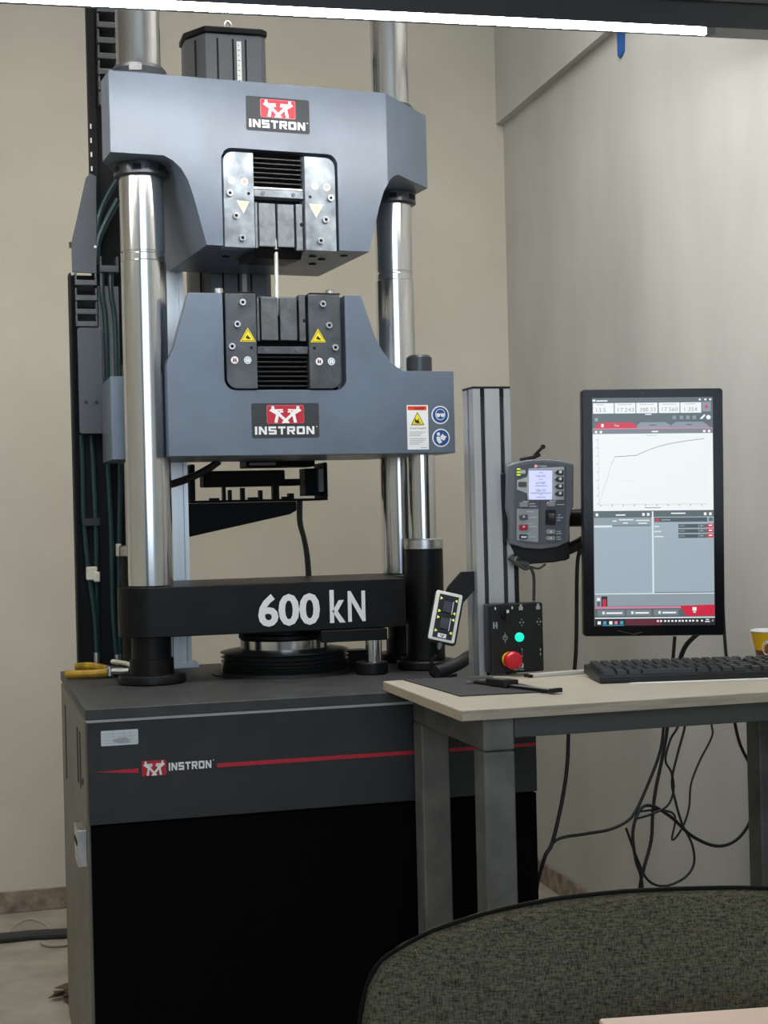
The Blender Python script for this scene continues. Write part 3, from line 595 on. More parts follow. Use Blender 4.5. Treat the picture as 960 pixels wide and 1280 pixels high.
for d in (-1, 1): s.flat(rr(.3575, .3590, .8145+d*.006-.002, .8145+d*.006+.002, .0005), YB, 1); s.flat([(.3945, .8145+d*.0075), (.3958, .8145+d*.004), (.3945, .8145+d*.001), (.3932, .8145+d*.004)], YB, 1)
s.flat([(.3578, .8095), (.3587, .8095), (.3587, .8195), (.3578, .8195)], YB, 2)
emblem(s, .347, .3605, .7865, .7955, YB, 0, 3); block_logo(s, .3405, .3612, .7822, .7850, YB, 1)
pieces('symbol', s, [white, greyp, MATS['grey_pad'], dkp], cb)

# small two-rocker grip handset
gh = thing('grip_handset', 'small white-framed handset with yellow arrows held on the black side bracket', 'handset', (.222, -.402, .882), (math.radians(-14), math.radians(14), math.radians(-10)), local=True)
obj('body', MB().prism(rr(-.0255, .0285, -.047, .047, .004), -.006, .013), plast, gh, bevel=.003)
obj('face_frame', MB().prism(rr(-.0255, .0245, -.046, .047, .004), -.0105, -.0061), mat('ivory_frame', (.72, .74, .70), .45), gh, bevel=.002)
obj('key_panel', MB().prism(rr(-.0185, .0180, -.041, .041, .001), -.0112, -.0106), plast, gh)
for z in (.018, -.013): obj('rocker', MB().prism([(-.0112, z-.011), (-.0155, z-.010), (-.0135, z), (-.0155, z+.010), (-.0112, z+.011)], -.0085, .0065, 'x'), mat('rocker_slate', (.03, .032, .045), .4), gh); obj('rocker_guard', MB().box(.0085, .0098, -.0135, -.0112, z-.012, z+.012), steel, gh)
s = MB()
for x in (-.0135, .0140):
    for z in (.033, .009, -.003, -.028): s.flat([(x-.0025, z), (x+.0022, z-.003), (x+.0022, z+.003)] if x > 0 else [(x-.0025, z-.003), (x+.0025, z), (x-.0025, z+.003)], -.0113, 0)
s.flat(rr(-.0090, .0070, -.0395, -.0320, .0005), -.0113, 1); s.flat([(-.005, -.034), (-.003, -.0335), (-.001, -.037), (.001, -.0335), (.003, -.034), (0, -.039)], -.0117, 2)
pieces('arrow_mark', s, [mat('lit_yellow', (.80, .80, .10), .4, emit=.9), white, dkp], gh)
obj('cable_gland', MB().lathe([(.005, -.0475), (.0045, -.056), (.0022, -.060)], (0, 0, 0), 12), mat('gland_grey', (.18, .18, .18), .5), gh)
tag(obj('handset_cable', MB().tube([(.207, -.388, .812), (.206, -.36, .795), (.214, -.335, .772), (.235, -.325, .764), (.27, -.318, .766)], .003, 8), rubber), 'thin black cable dropping from the small grip handset to the cabinet', 'cable')
tag(obj('black_hose', MB().tube([(.222, -.34, .776), (.245, -.332, .780), (.275, -.322, .789), (.30, -.30, .797), (.33, -.27, .80), (.36, -.24, .795), (.372, -.2, .77)], .0125, 14), rubber), 'thick black rubber hose lying behind the aluminium upright', 'hose')

# large handset with display
hc = thing('handset_controller', 'grey handset controller with small lit display hung beside the aluminium upright', 'controller', (.404, -.425, 1.087), (math.radians(4), math.radians(1.0), math.radians(-8)), local=True)
K = .000242
def H(x, y): return ((x-425)*K, (530-y)*K)
outl = [H(*p) for p in ((168, 230), (235, 203), (330, 186), (425, 180), (520, 184), (600, 195), (685, 218), (686, 540), (660, 625), (655, 815), (560, 855), (430, 872), (300, 862), (190, 830), (188, 650), (165, 560))]
obj('body', MB().prism(outl[::-1], -.012, .012), mat('handset_grey', (.155, .168, .19), .42), hc, bevel=.003)
obj('back_cover', MB().prism([H(*p) for p in ((138, 290), (680, 290), (690, 960), (570, 985), (330, 1000), (205, 925), (190, 850), (150, 830))][::-1], .0125, .036), plast, hc, bevel=.004)
inset = [H(*p) for p in ((222, 240), (330, 212), (425, 205), (520, 212), (625, 235), (628, 800), (560, 825), (425, 838), (300, 825), (222, 795))]
obj('keypad_panel', MB().prism(inset[::-1], -.0128, -.0119), mat('keypad_slate', (.105, .115, .135), .45), hc)
obj('display_bezel', MB().prism([H(*p) for p in ((330, 250), (605, 238), (608, 490), (325, 490), (318, 440), (240, 410), (240, 340), (318, 315))][::-1], -.0135, -.0127), mat('bezel_grey', (.60, .63, .64), .45), hc)
dp = obj('display', MB().prism([H(*p) for p in ((332, 260), (512, 260), (512, 488), (332, 488))][::-1], -.0142, -.0134), mat('lcd_glow', (.58, .62, .90), .3, emit=.95), hc)
s = MB(); lcdk = mat('lcd_ink', (.20, .22, .42), .5)
write(s, '194.705', *[a for a in (H(385, 0)[0], H(462, 0)[0])], H(0, 317)[1], H(0, 300)[1], -.0143, 0); write(s, '67.087', H(385, 0)[0], H(462, 0)[0], H(0, 370)[1], H(0, 353)[1], -.0143, 0); write(s, '386.33', H(385, 0)[0], H(462, 0)[0], H(0, 427)[1], H(0, 408)[1], -.0143, 0)
for yy, a, b in ((285, 410, 440), (335, 410, 440), (385, 380, 470), (440, 345, 505), (452, 415, 440), (472, 390, 460)): s.flat([H(a, yy), H(b, yy), H(b, yy-4), H(a, yy-4)], -.0142, 0, .0002)
s.flat([H(332, 264), H(512, 264), H(512, 260), H(332, 260)], -.0142, 1, .0002); obj('display_digits', s, [lcdk, blue], dp, smooth=0)
obj('key_plate', MB().prism([H(*p) for p in ((240, 558), (408, 562), (408, 815), (240, 798))][::-1], -.0135, -.0127), mat('plate_grey', (.38, .42, .43), .45), hc)
def key(cx, cy, w, h, m, name='button', d=.0185, pts=None):
    P = [H(*p) for p in pts][::-1] if pts else rr(H(cx-w/2, 0)[0], H(cx+w/2, 0)[0], H(0, cy+h/2)[1], H(0, cy-h/2)[1], .0022)
    return obj(name, MB().prism(P, -d, -.0128), m, hc, bevel=.0008)
kd = mat('key_dark', (.03, .03, .032), .4); kg = mat('key_light', (.33, .33, .32), .45); kb = mat('key_brown_grey', (.10, .095, .09), .45)
for yy in (282, 335, 390, 445): key(0, 0, 0, 0, kd, pts=((530, yy), (555, yy-20), (598, yy-20), (598, yy+18), (555, yy+18)))
for cx, cy, w_, h_, m in ((280, 370, 62, 38, kb), (290, 527, 64, 36, kg), (503, 525, 64, 34, kg), (290, 622, 62, 40, kb), (290, 700, 66, 42, mat('key_red', (.42, .01, .03), .4)), (290, 773, 62, 36, kd), (503, 735, 66, 36, kg), (503, 785, 66, 34, kg)): key(cx, cy, w_, h_, m)
key(503, 625, 78, 115, plast, 'wheel_frame', .0165); obj('thumb_wheel', MB().cyl((H(503, 0)[0], -.0150, H(0, 625)[1]), .0085, H(480, 0)[0]-H(503, 0)[0], H(526, 0)[0]-H(503, 0)[0], 20, 'x'), kd, hc)
s = MB()
for yy in (282, 335, 390, 445): s.flat(circ(*H(572, yy-6), .0030, 10), -.0186, 0)
for x, yy in ((290, 615), (290, 692), (503, 733), (503, 783)): s.flat([H(x-10, yy+8), H(x+10, yy+8), H(x, yy-10)], -.0186, 0)
s.flat([H(270, 780), H(312, 780), H(312, 766), H(270, 766)], -.0186, 0)
for a, b, yy in ((335, 380, 520), (335, 392, 540), (550, 612, 527), (315, 372, 580), (330, 395, 625), (290, 360, 672), (330, 395, 695), (280, 350, 748), (335, 385, 773), (560, 580, 608), (555, 602, 628), (555, 580, 648), (550, 585, 733), (550, 590, 750), (550, 585, 778), (550, 590, 795), (285, 330, 503), (495, 545, 500)):
    s.flat([H(a, yy+3), H(b, yy+3), H(b, yy-3), H(a, yy-3)], -.0136, 1, .0004)
for k, yy in enumerate((255, 278, 299)): s.flat([H(236, yy+5), H(262, yy+5), H(268, yy), H(262, yy-6), H(236, yy-6)], -.0130, 2, .0006)
s.flat(rr(H(262, 0)[0], H(304, 0)[0], H(0, 290)[1], H(0, 262)[1], .001), -.0130, 3); s.flat(circ(*H(385, 232), .0028, 12), -.0130, 4); s.flat([H(400, 236), H(470, 236), H(470, 229), H(400, 229)], -.0130, 1)
s.flat([H(418, 500), H(423, 500), H(428, 815), H(423, 815)], -.0130, 5)
obj('key_print', s, [white, pale, mat('lit_lime', (.65, .85, .05), emit=.9), MATS['bezel_grey'], mat('lit_pink', (.95, .35, .45), emit=.8), mat('dim_red', (.20, .03, .04), .5)], hc, smooth=0)
obj('hook_lever', MB().tube([(-.036, .004, .083), (-.010, .004, .088), (.002, .004, .093)], .0035, 8).tube([(-.012, .006, .086), (-.002, .004, .098), (.006, .002, .106)], .003, 8).cyl((.0065, .001, .1075), .0042, -.004, .004, 12, 'y'), plast, hc)
obj('cable_boot', MB().tube([(-.052, .005, -.098), (-.04, -.004, -.108), (-.020, -.004, -.113)], .0065, 10), mat('boot_grey', (.06, .062, .065), .5), hc)
tag(obj('handset_lead', MB().tube([(.384, -.425, .972), (.372, -.432, .968), (.358, -.432, .975), (.353, -.430, .983), (.358, -.425, .990), (.368, -.418, .984)], .0026, 8).tube([(.384, -.425, .972), (.392, -.42, .955), (.394, -.415, .93), (.394, -.412, .9075)], .003, 8).tube([(.384, -.425, .972), (.40, -.425, .968), (.416, -.42, .975)], .002, 8), mat('lead_grey', (.05, .052, .055), .5)), 'looped dark grey lead under the handset controller', 'cable')

# ------------------------------------------------------------------ desk
DX0, DX1, DY0, DY1, DZ = .097, .895, -.864, -.420, .774
dk = thing('desk', 'pale wood-topped desk with grey square-tube legs', 'desk', (.45, -.64, 0))
obj('desk_top', MB().box(DX0, DX1, DY0, DY1, DZ-.0162, DZ), desk_m, dk, bevel=.001)
obj('edge_band', MB().box(DX0+.001, DX1-.001, DY0-.0012, DY0-.0002, DZ-.0160, DZ-.001), deske_m, dk); obj('edge_band', MB().box(DX0-.0012, DX0-.0002, DY0+.001, DY1-.001, DZ-.0160, DZ-.001), deske_m, dk)
LX = ((.141, .193), (.805, .857)); LY = ((-.835, -.785), (-.503, -.453))
for x0, x1 in LX:
    for y0, y1 in LY: obj('leg', MB().box(x0, x1, y0, y1, 0, .703), leg_m, dk, bevel=.004)
    obj('side_rail', MB().box(x0, x1, LY[0][0], LY[1][1], .7035, .7573), leg_m, dk, bevel=.004)
obj('front_rail', MB().box(LX[0][1]+.0005, LX[1][0]-.0005, -.832, -.79, .722, .7573), mat('dark_rail', (.075, .078, .075), .5, .3), dk, bevel=.002)
obj('back_rail', MB().box(LX[0][1]+.0005, LX[1][0]-.0005, -.495, -.456, .722, .7573), MATS['dark_rail'], dk, bevel=.002)

# things on the desk
tag(obj('desk_mat', MB().prism([(.133, -.428), (.149, -.70), (.309, -.712), (.288, -.446)][::-1], DZ+.0002, DZ+.0022, 'z'), matm, smooth=0), 'thin black rubber mat on the left end of the desk', 'mat')
cp = thing('caliper', 'black digital caliper lying across the black desk mat', 'caliper', (.265, -.642, DZ+.0024), (0, 0, math.radians(-69)), local=True)
obj('beam', MB().box(-.105, .105, -.0075, .0075, .001, .0045), plast, cp); obj('scale', MB().box(-.02, .10, -.0045, .0045, .0046, .0049), MATS['strip_grey'], cp)
obj('slider', MB().box(-.06, -.005, -.012, .016, .0005, .0125), plast, cp, bevel=.002); obj('display', MB().box(-.052, -.022, -.006, .008, .0126, .0129), MATS['grey_pad'], cp)
obj('thumb_roller', MB().cyl((-.008, -.012, .006), .005, -.004, .004, 14), plast, cp); obj('end_piece', MB().box(.1, .108, -.011, .011, .0005, .0075), plast, cp)
obj('jaw', MB().prism([(-.11, .0076), (-.095, .0076), (-.098, .04), (-.103, .045)], .0012, .004, 'z'), steel, cp); obj('jaw', MB().prism([(-.075, .0165), (-.06, .0165), (-.072, .04), (-.077, .045)], .0012, .004, 'z'), steel, cp); obj('jaw', MB().prism([(-.11, -.0076), (-.103, -.024), (-.098, -.0076)], .0012, .004, 'z'), steel, cp)
rl = thing('steel_scale', 'flat pale bar with dark tip lying behind the keyboard', 'ruler', (.41, -.478, DZ+.0003), (0, 0, math.radians(9)), local=True)
obj('bar', MB().box(-.055, .07, -.010, .010, 0, .006), mat('pale_bar', (.62, .62, .58), .35, .2), rl, bevel=.001); obj('tip', MB().box(-.064, -.0552, -.009, .009, 0, .005), plast, rl)
ps = MB().box(.05, .42, -.012, .16, 0, .0006).xform(Matrix.Translation((.424, -.645, DZ+.0002)) @ Matrix.Rotation(math.radians(-10.5), 4, 'Z'))
tag(obj('paper_sheet', ps, mat('paper_white', (.74, .74, .71), .8), smooth=0), 'white sheet of paper showing under the front of the keyboard', 'paper')
kbt = thing('keyboard', 'black computer keyboard lying at an angle on the desk', 'keyboard', (.424, -.641, DZ+.001), (0, 0, math.radians(-10.5)), local=True)
KW, KD_ = .435, .128
obj('case', MB().prism([(0, 0), (0, .0105), (.006, .0125), (KD_-.004, .0215), (KD_, .018), (KD_, .004)], 0, KW, 'x'), plast, kbt, bevel=.002)
kc = mat('keycap_black', (.022, .023, .025), .38)
key1 = None
def kz(v): return .0125+.0092*(v-.006)/(KD_-.01)
for r in range(6):
    v = .009 + r*.0188; x = .008
    widths = {0: [.022, .019, .022, .095, .022, .019, .019, .022], 5: [.0165]*15}.get(r, [.024 if r in (1, 2) else .0165] + [.0165]*12 + [.024])
    for k, wd in enumerate(widths + [0] + [.0165]*3 + [0] + [.0165]*4):
        if wd == 0: x += .008; continue
        if x+wd > KW-.006: break
        h = kz(v+.008)
        if wd == .0165 and key1 is not None: clone(key1, (x-kx, v-kv, h-kh))
        else:
            q = MB().add([(x, v, h-.003), (x+wd, v, h-.003), (x+wd, v+.0165, h-.002), (x, v+.0165, h-.002), (x+.002, v+.002, h+.0055), (x+wd-.002, v+.002, h+.0055), (x+wd-.002, v+.0145, h+.0067), (x+.002, v+.0145, h+.0067)], [(0,3,2,1),(4,5,6,7),(0,1,5,4),(1,2,6,5),(2,3,7,6),(3,0,4,7)])
            o = obj('key', q, kc, kbt, smooth=0)
            if wd == .0165: key1 = o; kx, kv, kh = x, v, h
        x += wd+.0022
for x in (.02, KW-.05): obj('foot', MB().box(x, x+.03, KD_-.025, KD_-.015, -.0005, .006), plast, kbt)
# paper cup
cup = thing('paper_cup', 'yellow and brown paper cup with white rim behind the keyboard', 'cup', (.848, -.480, DZ+.0004), local=True)
def cr(h): return .0245+.0125*h/.062
obj('lower_wall', MB().lathe([(.0245, 0), (cr(.026), .026)], (0, 0, 0), 40), mat('cup_brown', (.16, .055, .022), .5), cup, smooth=25)
obj('upper_wall', MB().lathe([(cr(.0262), .0262), (cr(.060), .060)], (0, 0, 0), 40), mat('cup_yellow', (.85, .48, .005), .5), cup, smooth=25)
obj('rim', MB().lathe([(cr(.060)-.0015, .0605), (cr(.06)+.0012, .0605), (cr(.062)+.0018, .0625), (cr(.062)-.0005, .0642), (cr(.06)-.003, .063)], (0, 0, 0), 40), white, cup)
e = MB()
def cpt(a, h, k): r = cr(h)+.0004+k; return (r*math.cos(a), r*math.sin(a), h)
def disc(a0, h0, r_in, r_out, mi, k, n=28):
    R = cr(h0)
    for i in range(n):
        t0, t1 = 2*math.pi*i/n, 2*math.pi*(i+1)/n
        P = [(t0, r_in), (t1, r_in), (t1, r_out), (t0, r_out)]
        e.add([cpt(a0+r*math.cos(t)/R, h0+r*math.sin(t), k) for t, r in P], [(0, 1, 2, 3)], mi)
a0 = math.radians(-119)
disc(a0, .030, .0, .0175, 0, 0); disc(a0, .030, .0, .0115, 1, .0003); disc(a0, .030, .0035, .006, 0, .0006)
for k in range(14): disc(a0+math.cos(k*.45)*.0145/cr(.03), .030+math.sin(k*.45)*.0145, 0, .0011, 2, .0004, 6)
obj('round_emblem', e, [white, mat('emblem_brown', (.25, .05, .04), .5), mat('emblem_ink', (.25, .25, .26), .5)], cup, smooth=0)

# ------------------------------------------------------------------ monitor on its arm
mo = thing('monitor', 'black portrait monitor showing a grey test program with a graph', 'monitor', (.586, -.527, 1.068), (0, .014, -YAW), local=True)
S = .001463
def G(px, py): return ((px-816)*S, (640-py)*S)
def R(a, b, c, d): (x0, z1), (x1, z0) = G(a, b), G(c, d); return [(x0, z0), (x1, z0), (x1, z1), (x0, z1)]
x0, z1 = G(727.8, 486); x1, z0 = G(904.5, 794.5)
obj('casing', MB().prism(rr(x0, x1, z0, z1, .006), -.004, .022), plast, mo, bevel=.003)
obj('bezel_glass', MB().prism(rr(x0+.002, x1-.002, z0+.002, z1-.002, .005), -.0052, -.0042), blackg, mo)
obj('back_bulge', MB().box(x0+.05, x1-.05, .0222, .045, z0+.1, z1-.1), plast, mo, bevel=.006)
def scr(n, c, e=.80): return mat('screen_'+n, c, .25, emit=e)
SM = [scr('slate', (.085, .11, .125)), scr('white', (.86, .90, .90)), scr('pale', (.34, .42, .48)), scr('red', (.62, .0, .035)), scr('tab', (.24, .28, .33)), scr('dark', (.055, .075, .085)), scr('black', (.012, .004, .008)), scr('maroon', (.10, .006, .02)), scr('grid', (.52, .56, .57)), scr('pink', (.62, .22, .33)), scr('ice', (.72, .80, .83)), scr('button', (.17, .205, .225)), scr('cyan', (.06, .35, .55)), scr('line', (.30, .33, .35)), scr('mid', (.26, .32, .36))]
SL, WH, PA, RE, TA, DA, BK, MA, GR, PI, IC, BU, CY, LI, MI = range(15)
s = MB(); yy = -.0053
def F(poly, m, l): s.flat(poly, yy-.00025*l, m, .0002)
F(R(741, 497, 891.5, 781.5), SL, 0)
F(R(741.5, 499, 745, 501.5), WH, 2); F(R(746, 500, 760, 501.5), WH, 2)
for a, b in ((742, 768), (769, 795), (796, 822.5), (824, 850), (851, 877)): F(R(a, 503.5, b, 516.5), WH, 1)
F(R(878, 503, 889, 515), TA, 1); F([G(883.5+2*math.cos(t/10*6.283), 509+2*math.sin(t/10*6.283)) for t in range(10)], RE, 2)
for t_, a, b in (('13.5', 746, 758), ('17.243', 773, 793), ('388.33', 800, 820), ('17.560', 828, 848), ('1.354', 856, 872)):
    write(s, t_, G(a, 0)[0], G(b, 0)[0], G(0, 514.5)[1], G(0, 509.5)[1], yy-.0009, LI); F(R(a, 505, b-2, 506), GR, 2)
for a in (874, 881, 887): F(R(a, 499, a+2.5, 501.2), WH, 2)
F(R(807, 517.5, 815, 518.7), WH, 2); F(R(744, 522, 748, 526), LI, 2)
for a in (841, 850, 858, 866): F(R(a, 520, a+4.5, 524.5), TA, 2)
F([G(875, 524), G(880, 519), G(881.5, 518.5), G(882, 520), G(878, 524.5)], WH, 2); F([G(885.8+2.9*math.cos(t/10*6.283), 522.3+2.9*math.sin(t/10*6.283)) for t in range(10)], WH, 2)
F([G(743, 535), G(747, 529.5), G(751, 527.8), G(790, 527.8), G(794, 530), G(797, 535)], RE, 2); F([G(796, 535), G(797, 531), G(802, 527.8), G(832, 527.8), G(838, 531), G(840, 535)], TA, 1); F([G(838, 535), G(840, 531), G(845, 527.8), G(878, 527.8), G(884, 531), G(888, 535)], TA, 1)
F(R(752, 529.5, 755, 533.5), WH, 3); write(s, 'Test', G(768, 0)[0], G(774, 0)[0], G(0, 533)[1], G(0, 530.3)[1], yy-.0011, WH); F(R(812, 530.8, 821, 532), SL, 3); F(R(858, 530.5, 865, 531.8), SL, 3)
F(R(741, 535, 891, 536.3), PI, 2); F(R(741, 536.5, 891, 542), BU, 1)
for a in (744, 750, 879, 885): F(R(a, 538, a+3, 541), WH, 2)
F(R(815, 538.7, 823, 540.3), WH, 2)
F(R(741.3, 542, 891, 638), WH, 1)
F(R(748, 630, 884, 630.5), GR, 2); F(R(748, 547, 748.4, 630), GR, 2); F(R(748, 547, 884, 547.4), IC, 2); F(R(880, 547, 880.3, 630), IC, 2)
for k in range(9): F(R(745.5, 549+k*10, 748, 549.6+k*10), LI, 2)
for k in range(10): F(R(750+k*14, 630.5, 751+k*14, 632.5), LI, 2)
F(R(805, 634, 825, 635), LI, 2); F(R(808, 543.8, 822, 544.6), GR, 2); F(R(776, 600, 795, 600.5), IC, 2)
cvp = [(749, 630), (752.5, 615), (760, 595), (764, 580), (769, 570.3), (778, 570.2), (786, 569.5), (795, 569.2), (802, 566), (812, 562), (822, 558.5), (834, 555.5), (848, 553), (862, 551), (880, 549)]
for (a, b), (c, d) in zip(cvp, cvp[1:]): F([G(a, b+.45), G(c, d+.45), G(c, d-.45), G(a, b-.45)], LI, 3)
F(R(741.5, 640, 814, 646.5), SL, 1); F(R(815.5, 639.5, 891, 646), SL, 1)
F(R(741.8, 646.5, 814, 741.5), PA, 1); F(R(816, 646, 891, 740), PA, 1)
for a in (744, 802, 808, 879, 885.5): F(R(a, 641, a+3.2, 644.5), WH, 2)
F(R(769, 642.5, 781, 644), WH, 2); F(R(838, 641, 856, 642.5), WH, 2)
F(R(741.8, 646.5, 813, 656), MI, 2); F(R(741.8, 656, 764, 658.5), IC, 2); F(R(765, 655.5, 812, 657.5), BU, 3)
for a, b, c in ((765, 770, 650), (773, 791, 648.5), (778, 784, 652.5), (794, 811, 649.5), (797, 808, 653)): F(R(a, c, b, c+1.5), IC, 3)
F(R(817, 647, 883, 652.5), DA, 2); F(R(818, 648.5, 823, 651.5), RE, 3); F(R(826, 649.2, 837, 650.5), MI, 3); F(R(885, 647.5, 890, 652), SL, 2)
for k in range(3):
    y0 = 655.3+k*6.3; F(R(847, y0, 872, y0+4.8), DA, 2); F(R(872.5, y0, 883, y0+4.8), SL, 2); F(R(883, y0-.3, 890.5, y0+4.6), RE, 2)
    F(R(885, y0+1, 889, y0+2.6), WH, 3); F(R(817, y0+2, 823+k*2.5, y0+3.4), IC, 2); F(R(848, y0+1.8, 855, y0+2.8), MI, 3); F(R(874, y0+1.6, 878, y0+2.8), PA, 3)
F(R(814, 639, 816, 741), IC, 2); F(R(742, 741, 891, 742.2), IC, 2); F(R(742, 742.2, 891, 757), MI, 1)
F(R(750, 744.5, 757.5, 757), BK, 2); F(R(751.5, 748, 756, 757), RE, 3); F(R(744.5, 746.5, 748.5, 750), WH, 2); F(R(744.5, 751, 748.5, 756.5), SL, 2)
F(R(742, 757.5, 891, 760), PI, 2); F([G(848, 757), G(891, 756), G(891, 769.5), G(856, 770)], RE, 3); F(R(742, 760, 850, 771), SL, 2)
for k, (a, b) in enumerate(((745, 779), (781, 812), (815, 846))): F(R(a, 761.5, b, 769), BU, 3); F(R(a+6, 763.5, a+9, 767), IC, 4); F(R(a+11, 764.5, b-3, 766.5), WH, 4)
F(R(863.5, 759, 868.5, 763.5), WH, 4); F(R(864.5, 764.5, 867.5, 766), WH, 4); F(R(742, 771, 891.3, 772.5), IC, 3)
F(R(742, 772.5, 891.3, 781.5), BK, 2); F(R(780, 773, 825, 781), MA, 3)
for k, (a, c) in enumerate(((745, WH), (752, CY), (759.5, WH), (766, PI), (773, CY))): F(R(a, 775.5, a+4, 779.5), c, 4)
F(R(751, 780.5, 778, 781.3), CY, 4)
for a in (819, 823, 828, 832.5, 837, 841.5, 846, 850, 854.5, 859, 863, 868, 874): F(R(a, 774.8, a+2.4, 777), WH, 4)
F(R(880, 774, 884, 775.2), WH, 4); F(R(879, 776.5, 885, 777.7), WH, 4); F(R(887.5, 774.5, 889.8, 777), LI, 4)
obj('screen', s, SM, mo, smooth=0)
# scuffs on the bezel
s = MB()
for a, b in (((730, 600), (733, 592)), ((731, 612), (735, 622)), ((729, 640), (733, 660)), ((800, 496), (806, 490)), ((770, 787), (790, 792)), ((790, 792), (800, 789)), ((731, 552), (734, 545))):
    s.flat([G(*a), G(a[0]+.6, a[1]+.6), G(b[0]+.6, b[1]+.6), G(*b)], -.0053, 0, .0001)
pieces('scuff_mark', s, mat('scuff_grey', (.09, .09, .09), .6), mo)
W2M = (Matrix.Translation((.586, -.527, 1.068)) @ Matrix.Rotation(-YAW, 4, 'Z') @ Matrix.Rotation(.014, 4, 'Y')).inverted()
def arm(name, mb, **k): obj(name, mb.xform(W2M), plast, mo, **k)
arm('arm_clamp', MB().box(.3617, .385, -.385, -.345, 1.005, 1.085), bevel=.003); arm('arm_link', MB().tube([(.386, -.362, 1.06), (.455, -.375, 1.060), (.51, -.425, 1.060)], .0165, 12, 3))
arm('arm_link', MB().tube([(.386, -.362, 1.02), (.435, -.366, 1.0), (.475, -.395, 1.002), (.53, -.435, 1.04)], .011, 10, 3)); arm('arm_joint', MB().cyl((.455, -.385, 0), .018, .980, 1.010, 20, ch=.002))
arm('arm_pivot', MB().cyl((.51, -.43, 0), .016, 1.030, 1.090, 20, ch=.002)); obj('mount_plate', MB().box(-.05, .05, .0455, .054, -.05, .05).box(-.1, -.05, .047, .054, -.03, .02), plast, mo, bevel=.002)

# ------------------------------------------------------------------ cables behind and under the desk
cab_m = mat('cable_black', (.010, .010, .010), .5)
def cable(label, pts, r=.0032, name='cable'): return tag(obj(name, MB().tube(pts, r, 8, 5), cab_m), label, 'cable', 'cables behind the desk')
cable('black cable hanging straight down beside the desk leg, leftmost of those behind the desk', [(.497, -.395, 1.0), (.494, -.385, .96), (.498, -.36, .80), (.494, -.33, .68), (.487, -.33, .583), (.473, -.33, .507), (.451, -.33, .431), (.434, -.33, .402), (.42, -.31, .30), (.415, -.3, .004)], .0040)
cable('black cable swinging left from the tangle towards the cabinet', [(.70, -.335, .76), (.694, -.33, .652), (.684, -.33, .594), (.657, -.33, .533), (.63, -.33, .483), (.608, -.33, .462), (.569, -.33, .449), (.518, -.33, .445), (.46, -.33, .438), (.434, -.322, .396)])
cable('black cable hanging straight down through the middle of the tangle', [(.722, -.33, .82), (.713, -.31, .653), (.703, -.31, .597), (.683, -.31, .519), (.675, -.31, .472), (.67, -.31, .417), (.653, -.31, .363), (.643, -.31, .324), (.63, -.30, .2), (.61, -.29, .004)], .0036)
cable('black cable looping lowest under the desk with a wide bottom bend', [(.78, -.285, .76), (.767, -.28, .645), (.748, -.28, .582), (.733, -.28, .527), (.739, -.28, .486), (.753, -.28, .437), (.774, -.28, .394), (.777, -.28, .354), (.754, -.28, .327), (.71, -.28, .315), (.675, -.28, .33), (.654, -.28, .372), (.63, -.28, .438)], .0026)
cable('thin black cable with an S-bend right of the tangle', [(.81, -.305, .76), (.813, -.3, .645), (.814, -.3, .613), (.786, -.3, .566), (.765, -.3, .52), (.759, -.3, .472), (.743, -.3, .433), (.72, -.3, .411), (.728, -.3, .458), (.695, -.3, .473), (.643, -.3, .473)], .0022)
cable('black cable sweeping right in a big arc beside the rear desk leg', [(.812, -.36, .90), (.816, -.36, .80), (.830, -.35, .71), (.842, -.34, .653), (.854, -.34, .6), (.879, -.34, .546), (.882, -.34, .493), (.874, -.34, .446), (.84, -.34, .409), (.796, -.34, .401), (.744, -.34, .425), (.702, -.34, .464), (.659, -.34, .491), (.633, -.34, .485), (.617, -.34, .443), (.622, -.34, .388), (.634, -.34, .34), (.64, -.33, .2), (.65, -.32, .004)], .0034)
cable('black cable twisting around the upper strands of the tangle', [(.735, -.345, .76), (.722, -.342, .655), (.700, -.345, .62), (.688, -.345, .58), (.700, -.345, .555), (.704, -.345, .52), (.690, -.345, .49), (.655, -.345, .476), (.625, -.345, .47)], .0024)
cable('thick black video lead dropping from the monitor behind the keyboard', [(.715, -.50, .86), (.731, -.42, .835), (.722, -.37, .80), (.712, -.35, .74), (.70, -.345, .66)], .0048)
cable('short black lead curling on the desk behind the keyboard', [(.72, -.465, DZ+.003), (.745, -.455, DZ+.012), (.77, -.46, DZ+.010), (.80, -.47, DZ+.003)], .0024)

# ------------------------------------------------------------------ floor things by the back wall
fc = MB().tube([(-1.2, .93, .013), (-.80, .94, .013), (-.563, .936, .013), (-.482, .937, .013), (-.376, .919, .013), (-.2, .9, .013)], .0125, 10)
tag(obj('cable_bundle', fc, mat('bundle_grey', (.035, .033, .032), .6)), 'dark bundled cable lying along the floor at far left', 'cable')
wc = mat('ivory_cable', (.40, .36, .28), .5)
tag(obj('floor_cable', MB().tube([(-.80, 1.05, .005), (-.562, 1.02, .005), (-.54, .99, .01), (-.52, 1.02, .022), (-.483, 1.04, .028), (-.445, 1.0, .02), (-.42, .965, .006), (-.3, .97, .005)], .0042, 8), wc), 'ivory cable arching behind the dark cable on the floor', 'cable')
tag(obj('floor_cable', MB().tube([(-.463, .885, .006), (-.45, .855, .006), (-.42, .842, .006), (-.382, .850, .006), (-.35, .875, .007), (-.25, .86, .006)], .0048, 8), wc), 'ivory cable loop in front of the dark cable by the cabinet', 'cable')
lf = MB(); random.seed(3)
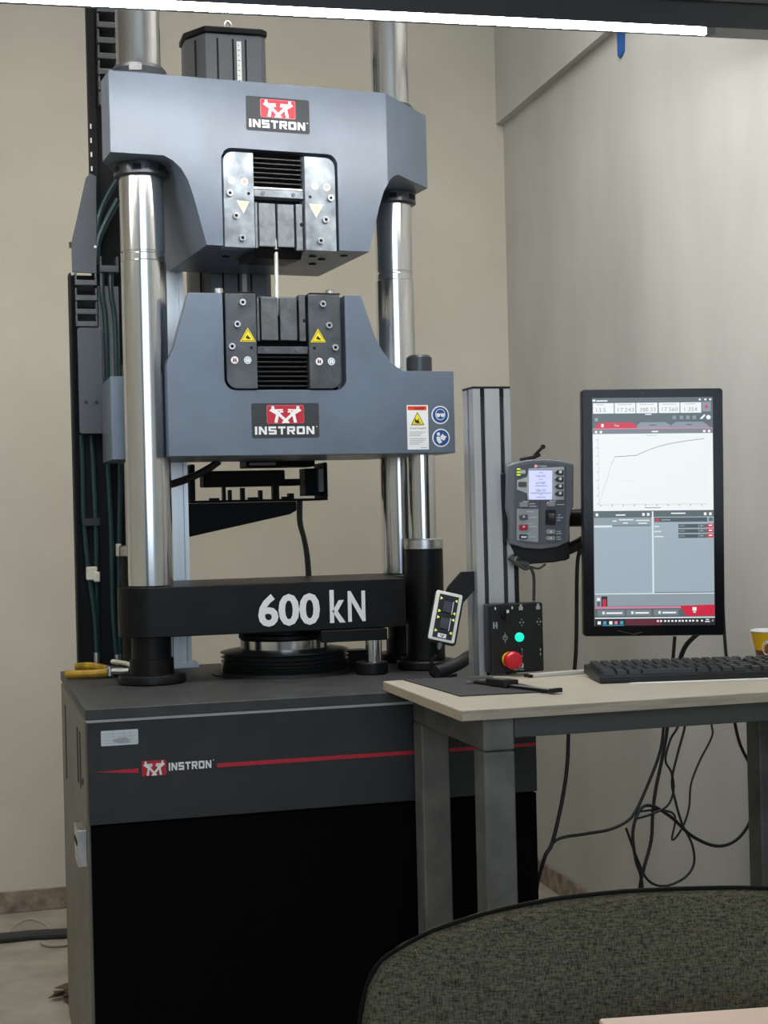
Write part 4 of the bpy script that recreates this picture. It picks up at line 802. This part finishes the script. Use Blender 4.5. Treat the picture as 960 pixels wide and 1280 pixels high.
for k in range(9):
    a = random.uniform(0, 6.28); c = Vector((-.428+random.uniform(-.02, .02), .405+random.uniform(-.03, .03), .004+.003*k))
    u = Vector((math.cos(a), math.sin(a), random.uniform(-.1, .3)))*.026; v = Vector((-math.sin(a), math.cos(a), random.uniform(.1, .7)))*.014
    lf.add([c-u, c+v, c+u, c-v+Vector((0, 0, .006)), c-u+Vector((0,0,.0012)), c+v+Vector((0,0,.0012)), c+u+Vector((0,0,.0012)), c-v+Vector((0, 0, .0072))], [(0,1,2,3),(7,6,5,4),(0,4,5,1),(1,5,6,2),(2,6,7,3),(3,7,4,0)])
tag(obj('crumpled_scrap', lf, mat('brown_scrap', (.12, .075, .045), .8), smooth=0), 'crumpled brown scrap on the floor beside the cabinet', 'scrap')

# ------------------------------------------------------------------ chair and near table
CA = math.radians(-14)
ch = thing('upholstered_chair', 'olive-grey woven fabric chair with rounded backrest in the foreground', 'chair', (-.118, -2.03, 0), (0, 0, CA), local=True)
half = [(0, .792), (-.045, .7915), (-.10, .788), (-.15, .7805), (-.19, .7705), (-.212, .761), (-.228, .752), (-.239, .735), (-.246, .70), (-.2475, .64), (-.243, .56), (-.235, .50), (-.22, .46), (-.18, .445)]
ol = half + [(-x, z) for x, z in half[::-1]]
ol = [p for i, p in enumerate(ol) if i == 0 or p != ol[i-1]][:-1]
def bend(x): return -.35*x*x
b = MB(); cxy = (0, .62); rings = [(.985, .012), (.998, .007), (1.0, .002), (1.0, -.004), (.985, -.011), (.95, -.016), (.85, -.022), (.65, -.026), (.4, -.028), (.15, -.029)]
n = len(ol)
for k, y_ in rings:
    for x, z in ol: xx, zt = x*k, .62+(z-.62)*k; b.v.append(Vector((xx, y_+bend(xx)+(.62-zt)*-.10, zt)))
for i in range(len(rings)-1):
    for k in range(n): b.f.append([i*n+k, i*n+(k+1) % n, (i+1)*n+(k+1) % n, (i+1)*n+k]); b.m.append(0)
b.f.append([(len(rings)-1)*n+k for k in range(n)]); b.f.append(list(range(n))[::-1]); b.m += [0, 0]
bk = obj('backrest', b, fabric_m, ch, smooth=60)
pp = [(x*1.0, -.004+bend(x)+(.62-z)*-.10, .62+(z-.62)*1.001) for x, z in ol]; pp.append(pp[0])
obj('piping', MB().tube(pp, .0019, 8, 3), pipe_m, ch)
obj('seat', MB().prism(rr(-.24, .24, -.46, -.01, .06), .40, .47, 'z'), fabric_m, ch, bevel=.02, bseg=3)
for sx in (-1, 1):
    for y_, yb in ((-.40, -.43), (-.05, .0)): obj('leg', MB().tube([(sx*.19, y_, .40), (sx*.215, yb, .0)], .014, 10, 1), black, ch)
tb = thing('near_table', 'pinkish pale table top with its far edge at the bottom right corner', 'table', (-.10, -2.14, 0), (0, 0, math.radians(-8)), local=True)
obj('table_top', MB().prism([(-.132, 0), (.55, 0), (.55, -.5), (-.132, -.5)], .717, .742, 'z'), tableg, tb, bevel=.002)
for x, y_ in ((-.09, -.05), (.50, -.05), (-.09, -.45), (.50, -.45)): obj('leg', MB().box(x-.02, x+.02, y_-.02, y_+.02, 0, .7165), leg_m, tb)
